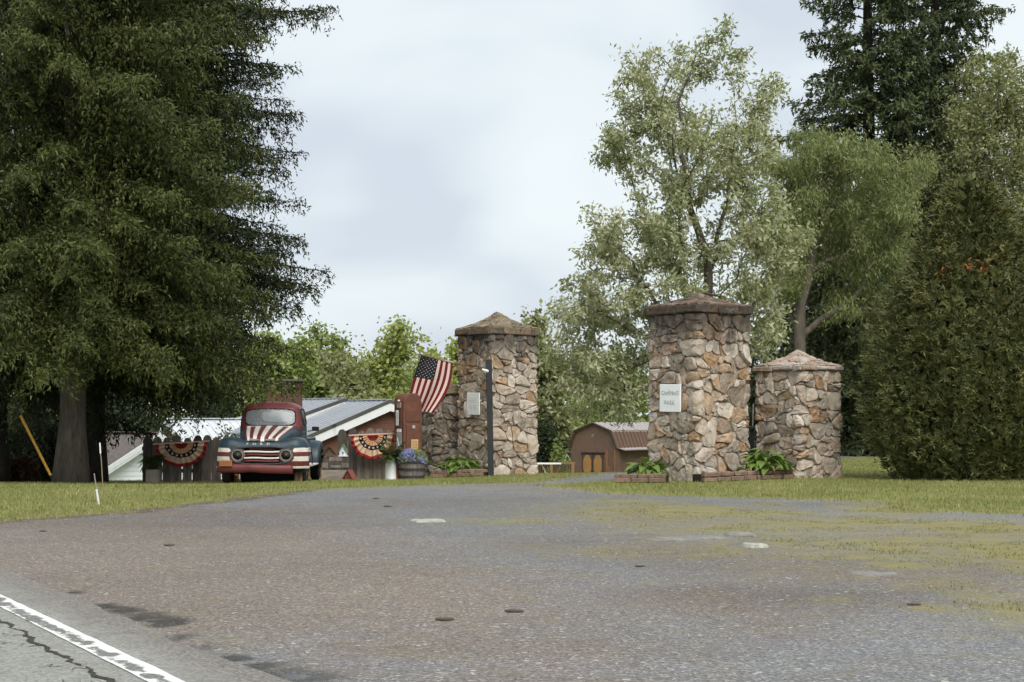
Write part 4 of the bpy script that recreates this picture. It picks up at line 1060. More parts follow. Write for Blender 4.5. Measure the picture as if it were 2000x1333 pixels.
def roof_slope(T, A, B, C, D_, mat, rib=.45, name='roof_panel', ribname='seam'):
    """slab over the quad A,B (eave) C,D (ridge); raised seams run from eave to ridge"""
    A, B, C, D_ = map(Vector, (A, B, C, D_)); n = (B-A).cross(D_-A).normalized()
    if n.z < 0: n = -n
    mb = MB(); t_ = .07
    V = [A, B, C, D_]; V2 = [p-n*t_ for p in V]
    mb.add(V+V2, [(0, 1, 2, 3), (7, 6, 5, 4), (0, 4, 5, 1), (1, 5, 6, 2), (2, 6, 7, 3), (3, 7, 4, 0)])
    o = mb.build(name, mat, T)
    if rib:
        k = max(2, int((B-A).length/rib)); rot = None
        for i in range(k+1):
            q = (i+.02)/(k+.04); p0 = A.lerp(B, q)+n*.012; p1 = D_.lerp(C, q)+n*.012
            ms = MB(); ax = (B-A).normalized()*.018
            ms.add([p0-ax, p0+ax, p1+ax, p1-ax, p0-ax*.6+n*.035, p0+ax*.6+n*.035, p1+ax*.6+n*.035, p1-ax*.6+n*.035], [(0, 3, 2, 1), (4, 5, 6, 7), (0, 1, 5, 4), (1, 2, 6, 5), (2, 3, 7, 6), (3, 0, 4, 7)])
            ms.build(ribname, mat, o)
    return o
def gable_house(name, label, px, D, yaw, wl, wr, length, zr, zl, zrgt, zbase, wallm, roofmat, rake_w=.34, rib=.45, ov=.3, knee=None, boards=0, rakem=None, edgem=None):
    """gable wall in local xz plane at y=0 facing -y; ridge runs along +y; peak above x=0; heights are world z"""
    X = GX(px, D); T = empty(name, (X, D, zbase), R(yaw), label, 'house')
    h, hl, hr = zr-zbase, zl-zbase, zrgt-zbase
    kl = None
    wall = MB()
    pts = [(-wl, 0), (wr, 0), (wr, hr), (0, h), (-wl, hl)]
    if knee: pts = [(-wl, 0), (wr, 0), (wr, hr), (0, h), (knee[0], knee[1]-zbase), (-wl, hl)]
    wall.prism(pts, length); wall.build('wall', wallm, T)
    if boards:
        k = 0; z = 0.0
        while z < h:
            z2 = min(z+boards, h)
            def xl(zz): return -wl if zz <= hl else -wl*(h-zz)/(h-hl)
            def xr(zz): return wr if zz <= hr else wr*(h-zz)/(h-hr)
            a, b_, c, d = xl(z), xr(z), xr(z2), xl(z2)
            mb = MB(); y0, y1 = -.03, -.012
            mb.add([(a, y0, z+.004), (b_, y0, z+.004), (c, y1, z2-.001), (d, y1, z2-.001), (a, -.001, z+.004), (b_, -.001, z+.004), (c, -.001, z2-.001), (d, -.001, z2-.001)], [(0, 1, 2, 3), (0, 4, 5, 1), (1, 5, 6, 2), (2, 6, 7, 3), (3, 7, 4, 0)])
            if z > 1.0: mb.build('siding_board', siding_w, T)
            z = z2
    e = .25
    def slope(x0, z0, x1, z1, nm):
        dx, dz = x1-x0, z1-z0; l = math.hypot(dx, dz); ex, ez = x0-dx/l*e, z0-dz/l*e
        roof_slope(T, (ex, -ov, ez+.09), (ex, length+ov, ez+.09), (x1, length+ov, z1+.09), (x1, -ov, z1+.09), roofmat, rib)
        # rake trim: dark edge with a white board below it
        nx, nz = -dz/l, dx/l
        if nz < 0: nx, nz = -nx, -nz
        mb = MB(); y = -ov-.025
        a0 = (ex+nx*.10, ez+.09+nz*.0); 
        def strip(o0, o1, yy, th, mat, nme):
            mb = MB()
            q = [(ex, ez+.09), (x1, z1+.09)]
            poly = [(q[0][0]+nx*o0, q[0][1]+nz*o0), (q[1][0]+nx*o0*0, q[1][1]+o0/max(.2, nz)), (q[1][0], q[1][1]+o1/max(.2, nz)), (q[0][0]+nx*o1, q[0][1]+nz*o1)]
            mb.prism(poly, th, c=(0, yy, 0)); mb.build(nme, mat, T)
        strip(.03, -.13, -ov-.06, .05, edgem or fascia_d, 'roof_edge')
        strip(-.13, -.13-rake_w, -ov-.045, .035, rakem or trim_w, 'rake_board')
    if knee:
        slope(-wl, hl, knee[0], knee[1]-zbase, 'l'); 
        slope(knee[0], knee[1]-zbase, 0, h, 'l2')
    else: slope(-wl, hl, 0, h, 'l')
    slope(wr, hr, 0, h, 'r')
    mb = MB(); mb.box((0, length/2, h+.12), (.26, length+2*ov, .05), bev=.02); mb.build('ridge_cap', roofmat, T)
    return T
def zpix(py, D): return CAMH+(HZ-py)/FPX*D
DH = 70.0
gable_house('brick_house', 'brick house with grey metal roof, its long gable behind the birdhouses', 755, DH, 32, 5.0, 2.6, 3.4, zpix(786, DH), zpix(872, DH-2), zpix(815, DH), -3.8, brickm, roofm, knee=(-2.7, zpix(832, DH-1)))
gable_house('brick_house', 'second grey metal gable rising behind the long brick gable', 667, DH+4.6, 32, 4.6, 2.6, 6, zpix(783, DH+4.6), zpix(846, DH+3), zpix(825, DH+4.6), -3.8, siding_w, roofm)
gable_house('brick_house', 'small steep brick gable with pale metal roof behind the bunting fence', 332, 72, -38, 1.35, 1.35, 7.5, zpix(823, 72), zpix(872, 72), zpix(872, 72), -3.8, brickm, roofp, rake_w=.12, rakem=trim_w, edgem=trim_w, ov=.15)
gable_house('siding_house', 'house with white lap siding and brown shingle roof behind the dark trunk', 303, 54, 42, 2.45, 2.45, 6, zpix(852, 54), zpix(936, 52), zpix(936, 54), -3.4, siding_w, shingle, rake_w=.08, rib=0, boards=.17, edgem=trim_w)
brickc = brick_mat('chimney_brick', (.12, .042, .026), (.085, .032, .022), (.09, .07, .06), 1.0)
# brick chimney with slab cap on short piers
T = empty('brick_chimney', (GX(556, 66), 66, -3.6), R(12), 'brick chimney with a dark slab cap rising behind the truck cab', 'chimney')
zt = zpix(742, 66)+3.6
mb = MB(); mb.box((0, 0, (zt-.62)/2), (1.45, .9, zt-.62)); mb.build('stack', brickc, T)
mb = MB(); mb.box((0, 0, zt-.04), (1.6, 1.05, .09), bev=.015); mb.build('slab_cap', fascia_d, T)
for x in (-.6, .0, .6):
    mb = MB(); mb.box((x, 0, zt-.35), (.26, .8, .535)); mb.build('pier', brickc, T)

# ---- barn shed
DS = 90.0; s_ = DS/FPX
brown_s = plain('shed_siding', (.155, .098, .072), .75, .12, 3, .1)
brown_r = plain('shed_roof', (.145, .088, .066), .5, .1, 3, .05)
brown_d = plain('shed_trim', (.07, .048, .038), .7, .15, 5, .05)
oak = plain('shed_door_panel', (.33, .18, .065), .6, .15, 6, .05)
pale_r = plain('shed_roof_top', (.42, .38, .38), .35, .08, 3, .03, spec=.6)
X = GX(1160, DS); zb = zpix(934, DS)
T = empty('barn_shed', (X, DS, zb), R(-34), 'brown gambrel barn shed with two orange panelled doors', 'shed')
Wd, Ln = 1.55, 6.5
k = lambda z: (zpix(z, DS)-zb)
prof = [(-Wd, 0), (Wd, 0), (Wd, k(874)), (Wd*.80, k(843)), (0, k(828)), (-Wd*.80, k(843)), (-Wd, k(874))]
mb = MB(); mb.prism(prof, Ln); mb.build('wall', brown_s, T)
for i in range(15):                            # front cladding battens
    x = -Wd+.1+i*(2*Wd-.2)/14; a = abs(x)
    top = k(828)-(k(828)-k(843))*min(1, a/(Wd*.8)) if a < Wd*.8 else k(843)-(k(843)-k(874))*(a-Wd*.8)/(Wd*.2)
    mb = MB(); mb.box((x, -.008, (top-.04)/2), (.022, .014, top-.04)); mb.build('batten', brown_s, T)
for i in range(30):
    mb = MB(); mb.box((Wd+.008, .1+i*(Ln-.2)/29, k(874)/2), (.014, .022, k(874)-.1)); mb.build('batten', brown_s, T)
ov = .12
for sx in (-1, 1):
    roof_slope(T, (sx*(Wd+.10), -ov, k(876)), (sx*(Wd+.10), Ln+ov, k(876)), (sx*Wd*.80, Ln+ov, k(842)+.03), (sx*Wd*.80, -ov, k(842)+.03), brown_r, .42)
    roof_slope(T, (sx*(Wd*.80+.06), -ov, k(844)+.03), (sx*(Wd*.80+.06), Ln+ov, k(844)+.03), (0, Ln+ov, k(827)+.03), (0, -ov, k(827)+.03), pale_r, .42)
mb = MB(); mb.box((Wd+.28, Ln/2+.1, k(876)-.04), (.40, Ln-.1, .06), rot=Matrix.Rotation(R(14), 3, 'Y')); mb.build('eave_flashing', pale_r, T)
for sx in (-1, 1):                             # dark barge boards
    for (a, b_) in (((sx*(Wd+.1), k(876)), (sx*Wd*.80, k(842))), ((sx*Wd*.80, k(842)), (0, k(827)))):
        mb = MB(); mb.tube([(a[0], -ov-.03, a[1]), (b_[0], -ov-.03, b_[1]+.02)], .06, 4); mb.build('barge_board', brown_d, T)
dz0, dz1 = .10, k(886)
for sx in (-1, 1):
    c = sx*.36-.05
    mb = MB(); mb.box((c, -.04, (dz0+dz1)/2), (.70, .05, dz1-dz0), bev=.008); d_ = mb.build('door', brown_d, T)
    hw, hh, zc = .27, (dz1-dz0)/2-.10, (dz0+dz1)/2
    oct_ = [(-hw*.45, hh), (hw*.45, hh), (hw, hh*.5), (hw, -hh*.5), (hw*.45, -hh), (-hw*.45, -hh), (-hw, -hh*.5), (-hw, hh*.5)]
    mb = MB(); mb.prism([(c+x, zc+z) for x, z in oct_], .03, c=(0, -.09, 0)); mb.build('door_panel', oak, d_)
mb = MB(); mb.box((-.05, -.07, dz1+.05), (1.6, .10, .05)); mb.build('door_lintel', brown_d, T)
# lattice beside the shed corner
lat = plain('lattice_wood', (.26, .12, .06), .7, .15, 8, .1)
T = empty('lattice_panel', (X-.1, DS-.75, zb), R(-34), 'orange brown lattice panel leaning at the shed corner', 'lattice')
mb = MB()
for i in range(-3, 10):
    for sg in (-1, 1):
        x0 = i*.18; p = [(x0, 0, .1), (x0+sg*1.5, 0, 1.6)]
        a, b_ = Vector(p[0]), Vector(p[1]); q = []
        for tt in np.linspace(0, 1, 31):
            c = a.lerp(b_, tt)
            if .95 <= c.x <= 1.45: q.append(c)
        if len(q) > 1: mb.tube([q[0]+Vector((0, .015*sg, 0)), q[-1]+Vector((0, .015*sg, 0))], .02, 4)
o = mb.build('slats', lat, T); tag(o, kind='stuff')
mb = MB(); mb.box((.93, 0, .9), (.05, .06, 1.6)); mb.build('stile', lat, T)
mb = MB(); mb.box((1.47, 0, .9), (.05, .06, 1.6)); mb.build('stile', lat, T)

# wooden railing and white table edge beside the mossy pillar
DT = 66.0; rail_m = plain('rail_wood', (.30, .17, .075), .75, .2, 6, .15); rail_d = plain('rail_dark', (.10, .065, .045), .8, .2, 6, .1); wh = plain('white_board', (.74, .76, .76), .5, .05, 5, .03)
zt = zpix(905, DT); T = empty('wooden_railing', (GX(1076, DT), DT, zg(GX(1076, DT), DT)), 0, 'brown wooden railing between the mossy pillar and the shed', 'railing')
z0 = zg(GX(1076, DT), DT); hh = zt-z0
for x in (-.62, .02, .95):
    mb = MB(); mb.box((x, 0, hh/2-.03), (.10, .10, hh)); mb.build('post', rail_m, T)
for zz in (hh, hh-.85):
    mb = MB(); mb.box((.17, 0, zz), (1.75, .09, .05)); mb.build('rail', rail_m, T)
for i in range(16):
    mb = MB(); mb.box((-.56+i*.1, .01, hh-.42), (.05, .03, .8)); mb.build('baluster', rail_d, T)
T = empty('folding_table', (GX(1070, DT-2), DT-2, z0), 0, 'white topped table with a slanted white leg beside the mossy pillar', 'table')
zt = zpix(906, DT-2)-z0
mb = MB(); mb.box((.05, 0, zt), (1.0, .6, .06), bev=.01); mb.build('table_top', wh, T)
mb = MB(); mb.tube([(-.25, 0, zt-.03), (.12, 0, zt-.85)], .03, 6); mb.build('leg', wh, T)
mb = MB(); mb.tube([(.42, 0, zt-.03), (.42, 0, 0)], .03, 6); mb.build('leg', rail_m, T)
mb = MB(); mb.tube([(-.40, 0, zt-.03), (-.40, 0, 0)], .03, 6); mb.build('leg', rail_m, T)
# hanging basket
DK = 80.0; T = empty('hanging_basket', (GX(1107, DK), DK, zpix(915, DK)), 0, 'hanging basket on a hook at the shed corner', 'basket')
bk = plain('basket', (.25, .19, .14), .9, .3, 12, .3)
mb = MB(); mb.lathe([(.10, 0), (.24, .10), (.30, .24), (.29, .26)], n=14); mb.build('bowl', bk, T, smooth=True)
mb = MB()
for k_ in range(3): a = k_*2.1; mb.tube([(.28*math.cos(a), .28*math.sin(a), .25), (0, 0, .75)], .008, 4)
mb.build('chain', wh, T)
mb = MB(); mb.tube([(.35, .2, -2.0), (.35, .2, .8), (.28, .2, .98), (.12, .1, 1.0), (0, 0, .9), (0, 0, .74)], .02, 6); mb.build('hook', fascia_d, T)
g = np.random.default_rng(5); C = g.normal(size=(260, 3))*np.array((.16, .16, .07))+np.array((0, 0, .27))
V, F = leaf_quads(C, rvec(260, g), rvec(260, g), np.full(260, .09), np.full(260, .05)); fast_mesh('foliage', V, F, leaf_mid, T)
# far wood closing the horizon, one mass
g = np.random.default_rng(99); n = 34000
X = g.uniform(-75, 95, n); hw_ = np.array([6.0+2.2*mnoise.noise(Vector((x*.09, 0, 0)))+1.6*mnoise.noise(Vector((x*.31, 4, 0))) for x in X])
q = g.random(n)**.7; Y = 150+g.normal(size=n)*1.5+3*np.sin(X*.4); C = np.stack([X, Y, -4.2+q*(hw_+3.4)], -1)
V, F = leaf_quads(C, nrm(rvec(n, g)+np.array([0, 0, -.3])), nrm(rvec(n, g)+np.array([0, -.6, .6])), g.uniform(.4, .9, n), g.uniform(.3, .6, n))
o = fast_mesh('woodland', V, F, leaf_mid); tag(o, 'far green wood behind houses and shed', 'woodland', kind='stuff')
# ================================================================== THINGS ROUND THE TRUCK AND GATE
wood_g = plain('weathered_wood', (.20, .170, .148), .9, .45, 5, .4, aniso=(3, 3, .35), dirt=(.075, .062, .052))
wood_d = plain('dark_weathered_wood', (.085, .072, .064), .9, .45, 5, .4, aniso=(3, 3, .35), dirt=(.045, .04, .036))
wood_l = plain('grey_plank', (.26, .225, .195), .9, .35, 5, .4, aniso=(.6, 3, 3), dirt=(.13, .11, .095))
# ---- picket fences
def fence(label, pxs, D, yaw, py_top, r, mats):
    X = GX(pxs[0], D); z0 = zg(X, D)-.03; T = empty('picket_fence', (X, D, z0), 0, label, 'fence', 'rough picket fences behind the display')
    H = zpix(py_top, D)-z0; x1 = 0
    for p in pxs:
        x = GX(p, D)-X+r.uniform(-.008, .008); h = H+r.uniform(-.05, .03); w_ = r.uniform(.104, .114); x1 = x
        top = [(-w_, 0), (w_, 0), (w_, h-.13), (w_*.72, h-.05), (w_*.42, h-.008), (0, h), (-w_*.42, h-.008), (-w_*.72, h-.05), (-w_, h-.13)]
        mb = MB(); mb.prism(top, .028, M=Matrix.Rotation(r.uniform(-.02, .02), 3, 'Y'), c=(x, r.uniform(-.008, .008), 0)); mb.build('picket', mats[0 if r.random() < .65 else 1], T)
    for q in (.28, .74):
        mb = MB(); mb.box((x1/2, .055, H*q), (x1+.25, .045, .09)); mb.build('rail', mats[1], T)
    return T
fr = random.Random(5)
fence('weathered picket fence with bunting between the white siding house and the truck', [287, 307, 326.5, 345.5, 365, 384, 403.5, 423, 443], 36.2, 0, 852, fr, (wood_g, wood_d))
fence('dark weathered picket fence with bunting beside the petrol pump', [670, 688, 706, 723, 740, 757, 774], 37.0, 0, 838, fr, (wood_d, wood_g))
# ---- buntings
m, t, b, out = base_mat('bunting_cloth')
rr_ = attr(t, 'rad'); v = coords(t, 'Object')
rr2 = math_(t, 'ADD', rr_, math_(t, 'MULTIPLY', math_(t, 'SUBTRACT', noise(t, v, 9, 3), .5), .02))
cream, redc, navy = (.66, .47, .33), (.30, .030, .034), (.018, .020, .038)
c = ramp(t, rr2, [(0, redc), (.235, (.66, .40, .22)), (.44, navy), (.62, cream), (.86, redc)], 'CONSTANT')
c = mixc(t, mrange(t, noise(t, v, 5, 5, .6), .4, .75, 0, .35), c, mixc(t, 1, c, (.6, .5, .45), 'MULTIPLY'))
L(t, c, b.inputs['Base Color']); b.inputs['Roughness'].default_value = .85; b.inputs['Specular IOR Level'].default_value = .1
bunt_m = m; star_m = plain('bunting_star', (.60, .46, .34), .8, .1, 10, 0)
def star_pts(R1, R2): return [((R1 if i % 2 == 0 else R2)*math.sin(math.pi*i/5), (R1 if i % 2 == 0 else R2)*math.cos(math.pi*i/5)) for i in range(10)]
def bunting(label, p0, p1, drop, D, seed, slump=0.0):
    r = random.Random(seed); a = P(p0[0], p0[1], D); c_ = P(p1[0], p1[1], D); mid = (a+c_)/2; half = (c_-a).length/2
    tilt = math.atan2(c_.z-a.z, c_.x-a.x)
    T = empty('bunting', mid, 0, label, 'bunting', 'half round patriotic buntings on the fences'); T.rotation_euler = (0, -tilt, 0)
    na, nr_ = 97, 22; V = []; rad = []
    dd = drop*D/FPX
    def pt(th, q, off=0.0):
        pl = math.sin(th*23)*(.010+.022*q)+math.sin(th*9+seed)*.012*q
        e = 1.0-.035*abs(math.sin(th*5.5)); s = max(0, -math.cos(th))*slump
        x = math.cos(th)*half*q*e; z = -math.sin(th)*dd*q*e-.012*q
        if q > .5: x *= 1-.10*abs(math.cos(th))**6*(q-.5)
        return (x, -.035-off+pl, z)
    for j in range(nr_):
        q = .03+.97*j/(nr_-1)
        for i in range(na):
            V.append(pt(math.pi*i/(na-1), q)); rad.append(q)
    I = np.arange(na*nr_).reshape(nr_, na); F = np.stack([I[:-1, :-1], I[:-1, 1:], I[1:, 1:], I[1:, :-1]], -1).reshape(-1, 4)
    o = fast_mesh('cloth', V, F, bunt_m, T, smooth=True, attrs={'rad': rad})
    md = o.modifiers.new('t', 'SOLIDIFY'); md.thickness = .004
    mb = MB(); mb.box((0, -.03, .012), (2*half+.02, .03, .035), bev=.006); mb.build('header_tape', plain('tape%d' % seed, (.66, .42, .33), .8, .1, 10, 0), T)
    for i in range(9):
        th = math.pi*(i+.6)/9.2; q = .53; x, y, z = pt(th, q); mb = MB()
        mb.add([(x+u, y-.022, z+w_) for u, w_ in star_pts(.038, .017)], [tuple(range(10))]); mb.build('star', star_m, T)
    return T
bunting('pleated red cream and navy bunting on the fence beside the white siding house', (300, 869), (409, 863), 46, 35.9, 3)
bunting('pleated bunting partly hidden by the fern on the fence beside the petrol pump', (682, 852), (775, 848), 48, 36.7, 4)

# ---- flag, pole and dark post
DP = 37.0; Xp = GX(957, DP); z0 = zg(Xp, DP)
iron = plain('dark_iron', (.028, .030, .032), .55, .15, 6, .08)
T = empty('dark_post', (Xp, DP, z0), 0, 'slim dark grey post standing before the mossy capped pillar', 'post'); ztop = zpix(703, DP)-z0
mb = MB(); mb.box((0, 0, ztop/2-.1), (.145, .13, ztop+.2), rot=Matrix.Rotation(R(-1.0), 3, 'Y'), bev=.008); mb.build('shaft', iron, T)
T = empty('american_flag', P(948, 724, DP-.1), 0, 'stars and stripes flag hanging from a slanted pole on the dark post', 'flag'); O = T.location.copy()
mb = MB(); mb.tube([P(953, 726, DP-.07)-O, P(948, 724, DP-.1)-O, P(941, 722, DP-.14)-O], [.036, .038, .02], 8); mb.build('bracket', wh, T)
poleA, poleB = P(946, 724, DP-.1), P(816, 691, DP-1.0)
mb = MB(); mb.tube([poleA-O, poleB-O], .014, 8); mb.build('pole', plain('pole', (.16, .10, .06), .5, .2, 5, .05), T, smooth=True)
mb = MB(); mb.lathe([(.004, -.03), (.028, -.015), (.032, 0), (.02, .022), (.004, .03)], c=poleB-O, n=10); mb.build('finial', plain('finial', (.55, .55, .52), .3, .1, 5, 0), T, smooth=True)
m, t, b, out = base_mat('flag_cloth')
u_, v_ = attr(t, 'u'), attr(t, 'v')
st = math_(t, 'MODULO', math_(t, 'FLOOR', math_(t, 'MULTIPLY', u_, 13.0)), 2.0)
c = mixc(t, st, (.155, .020, .030), (.78, .58, .50))
can = math_(t, 'MULTIPLY', math_(t, 'LESS_THAN', u_, 7/13), math_(t, 'LESS_THAN', v_, .40))
c = mixc(t, can, c, (.022, .022, .036)); L(t, c, b.inputs['Base Color']); b.inputs['Roughness'].default_value = .8; b.inputs['Specular IOR Level'].default_value = .15
tr = N(t, 'ShaderNodeBsdfTranslucent'); L(t, c, tr.inputs[0]); mxs = N(t, 'ShaderNodeMixShader'); mxs.inputs[0].default_value = .25
L(t, b.outputs[0], mxs.inputs[1]); L(t, tr.outputs[0], mxs.inputs[2]); L(t, mxs.outputs[0], out.inputs[0])
Dl, Dr2 = DP-.93, DP-.53
TL, TR, BL, BR = P(823, 694, Dl), P(885, 709, Dr2), P(794, 801, Dl+.15), P(846, 807, Dr2-.1)
def flag_pt(u, v, off=0.0):
    l = TL.lerp(BL, v)+Vector((-.10*math.sin(math.pi*v)*.35, 0, 0)); r_ = TR.lerp(BR, v)+Vector((.13*math.sin(math.pi*v), 0, 0))
    p = l.lerp(r_, u)
    p.y += .07*math.sin(u*9+v*2.2)*v**.6+.03*math.sin(u*17-v*3)*v-off
    p.z += .012*math.sin(u*9+1)*v
    return p-O
V, U_, V_ = [], [], []
nu, nv = 66, 60
for j in range(nv+1):
    for i in range(nu):
        u = (i//2+(i % 2)*1.0)/(nu//2); u = min(1, u)
        V.append(flag_pt(i/(nu-1), j/nv)); U_.append(min(.9999, i/(nu-1))); V_.append(j/nv)
I = np.arange(len(V)).reshape(nv+1, nu); F = np.stack([I[:-1, :-1], I[:-1, 1:], I[1:, 1:], I[1:, :-1]], -1).reshape(-1, 4)
fast_mesh('cloth', V, F, m, T, smooth=True, attrs={'u': U_, 'v': V_})
mb = MB()
for row in range(9):
    for k_ in range(6 if row % 2 == 0 else 5):
        cu = (7/13)*(row+1)/10; cv = .40*((2*k_+1+(row % 2)))/12
        for sg in (1,):
            q = [flag_pt(cu+x*.9, cv+z*.55, .006) for x, z in star_pts(.020, .009)]; mb.add(q, [tuple(range(10))])
o = mb.build('star_field', plain('flag_star', (.55, .50, .44), .8, .05, 10, 0), T, fixn=False); tag(o, kind='stuff')
mb = MB(); mb.tube([flag_pt(u, 0)-Vector((0, 0, -.004)) for u in np.linspace(0, 1, 8)], .02, 8); mb.build('sleeve', plain('sleeve', (.45, .30, .24), .8, .1, 10, 0), T)

# ---- rusty petrol pump
rust = plain('pump_rust', (.135, .054, .034), .7, .35, 4, .25, dirt=(.12, .055, .036)); rust2 = plain('pump_rust_dark', (.12, .05, .032), .75, .3, 5, .2)
DU = 36.2; Xu = GX(797, DU); z0 = zg(Xu, DU); Hh = zpix(767, DU)-z0
T = empty('petrol_pump', (Xu, DU, z0), R(40), 'rusty red vintage petrol pump with rounded shoulders behind the flower barrel', 'pump')
w2, d2 = .27, .20
prof = [(-w2, 0), (w2, 0), (w2, Hh-.26)]+[(w2-.20+.20*math.cos(a), Hh-.26+.24*math.sin(a)) for a in np.linspace(.2, 1.57, 6)]+[(-w2+.20-.20*math.cos(a), Hh-.26+.24*math.sin(a)) for a in np.linspace(1.57, .2, 6)]+[(-w2, Hh-.26)]
mb = MB(); mb.prism(prof, 2*d2, c=(0, -d2, 0)); o = mb.build('cabinet', rust, T)
md = o.modifiers.new('b', 'BEVEL'); md.width = .035; md.segments = 3; md.limit_method = 'ANGLE'; md.angle_limit = R(50)
# front (local -y, turned towards the picture's right): recessed dark meter head, door with round badge and yellow card
def panel(name, x, z, w_, h_, mat, y=-d2, th=.02, bev=.006, par=None):
    mb = MB(); mb.box((x, y-th/2+.004, z), (w_, th, h_), bev=bev); return mb.build(name, mat, par or T)
panel('meter_window', 0, Hh-.56, .42, .26, rust2)
panel('door', 0, Hh-1.12, .40, .72, rust, th=.026)
mb = MB(); mb.lathe([(.045, 0), (.05, .006), (.035, .012), (.004, .012)], c=(0, -d2-.022, Hh-.82), n=18, M=Matrix.Rotation(R(90), 3, 'X')); mb.build('badge', plain('badge', (.34, .33, .33), .4, .1, 6, .05), T, smooth=True)
panel('instruction_card', .03, Hh-1.24, .20, .27, plain('card_yellow', (.56, .38, .16), .6, .12, 9, .03), y=-d2-.022, th=.008, bev=.002)
mb = MB()
for q in range(6):
    for k_ in range(2): mb.box((.03-.035+k_*.075, -d2-.0305, Hh-1.15-q*.036), (.055, .002, .012))
o = mb.build('card_print', plain('card_ink', (.22, .14, .07), .6, .1, 9, 0), T); tag(o, kind='stuff')
# side (local -x, seen edge on): sight glass, white label, grey plate
def side(name, y, z, w_, h_, mat, off=0.0, th=.02):
    mb = MB(); mb.box((-w2-th/2+.004-off, y, z), (th, w_, h_), bev=.004); return mb.build(name, mat, T)
side('price_frame', -.02, Hh-.60, .19, .46, rust2)
side('price_display', .03, Hh-.60, .085, .36, plain('display_white', (.70, .72, .74), .4, .05, 6, 0), .018)
mb = MB()
for q in range(5): mb.box((-w2-.040, .0, Hh-.50-q*.05), (.002, .022, .025))
o = mb.build('price_digits', plain('digit', (.08, .08, .09), .5, .1, 6, 0), T); tag(o, kind='stuff')
side('top_label', -.02, Hh-.30, .16, .12, plain('label_faded', (.42, .33, .30), .6, .2, 9, .05))
side('white_label', -.02, Hh-.90, .17, .085, wh)
side('grey_plate', -.02, Hh-1.16, .19, .40, plain('plate_grey', (.30, .31, .29), .6, .25, 5, .1))
mb = MB(); mb.tube([(-w2-.026, .03, Hh-1.06), (-w2-.026, -.05, Hh-1.26), (-w2-.026, .05, Hh-1.2)], .006, 5); mb.build('scratched_arrow', wh, T)
side('red_strip', 0, Hh-1.43, .36, .05, plain('strip_red', (.50, .05, .035), .5, .1, 8, 0))
mb = MB(); mb.lathe([(.03, 0), (.034, .02), (.02, .045), (.004, .05)], c=(-w2-.005, -.03, Hh-.20), n=12, M=Matrix.Rotation(R(-90), 3, 'Y')); mb.build('lamp_knob', plain('knob', (.5, .5, .48), .3, .1, 8, 0), T, smooth=True)
mb = MB(); mb.box((0, 0, .04), (.62, .48, .10), bev=.01); mb.build('plinth', rust2, T)

# ---- half barrel with blue flowers
DBR = 35.0; Xb = GX(803, DBR); z0 = zg(Xb, DBR)-.02; Hb = zpix(898, DBR)-z0
T = empty('barrel_planter', (Xb, DBR, z0), 0, 'half barrel planter full of blue flowers in front of the petrol pump', 'planter')
stave = plain('barrel_stave', (.17, .15, .135), .9, .35, 6, .35, aniso=(2, 2, .4), dirt=(.08, .068, .06)); hoop = plain('barrel_hoop', (.035, .033, .034), .7, .2, 8, .1)
ns = 18
for i in range(ns):
    a0, a1 = 2*math.pi*i/ns+.012, 2*math.pi*(i+1)/ns-.012; V = []; F = []
    for zz, r1 in ((0, .275), (Hb*.5, .315), (Hb, .325)):
        for a in (a0, (a0+a1)/2, a1): V.append((r1*math.cos(a), r1*math.sin(a), zz))
        for a in (a1, a0): V.append(((r1-.03)*math.cos(a), (r1-.03)*math.sin(a), zz))
    for j in range(2):
        for q in range(5): F.append((j*5+q, j*5+(q+1) % 5, (j+1)*5+(q+1) % 5, (j+1)*5+q))
    F += [(0, 1, 2, 3, 4), (14, 13, 12, 11, 10)]
    mb = MB(); mb.add(V, F); mb.build('stave', stave, T)
for zz, r1 in ((Hb*.20, .297), (Hb*.55, .319), (Hb*.88, .325)):
    mb = MB(); mb.lathe([(r1-.005, zz-.028), (r1+.008, zz-.028), (r1+.010, zz+.028), (r1-.005, zz+.028)], n=36); mb.build('hoop', hoop, T)
soil = plain('potting_soil', (.03, .022, .016), .95, .3, 12, .4)
mb = MB(); mb.lathe([(.29, Hb-.08), (.29, Hb-.05), (.15, Hb-.02), (.01, Hb-.02)], n=20); mb.build('soil', soil, T)
g = np.random.default_rng(8); n = 900
a = g.random(n)*6.28; q = g.random(n)**.5; C = np.stack([np.cos(a)*q*.40, np.sin(a)*q*.36, Hb+.02+.16*np.sqrt(np.maximum(0, 1-q**2))*g.uniform(.3, 1, n)-.07*(q > .85)], -1); C[:, 2] += .06*np.maximum(0, np.sin(C[:, 0]*9))
V, F = leaf_quads(C, rvec(n, g), nrm(rvec(n, g)+np.array([0, -.4, .6])), np.full(n, .07), np.full(n, .03)); fast_mesh('leaves', V, F, leaf_mid, T)
petal = leaf_mat('petal_blue', [(0, (.19, .20, .46)), (.5, (.31, .33, .62)), (.85, (.46, .48, .75)), (1, (.7, .7, .85))], .3)
n = 2600; a = g.random(n)*6.28; q = g.random(n)**.5; C = np.stack([np.cos(a)*q*.37-.02, np.sin(a)*q*.36, Hb+.02+.15*np.sqrt(np.maximum(0, 1-q**2))*g.uniform(.75, 1.1, n)-.13*(q > .8)*g.random(n)], -1); C[:, 2] += .05*np.maximum(0, np.sin(C[:, 0]*9+2))
V, F = leaf_quads(C, nrm(rvec(n, g)), nrm(rvec(n, g)*.8+np.array([0, -.7, .6])), g.uniform(.03, .055, n), g.uniform(.025, .045, n)); o = fast_mesh('blossoms', V, F, petal, T); tag(o, kind='stuff')

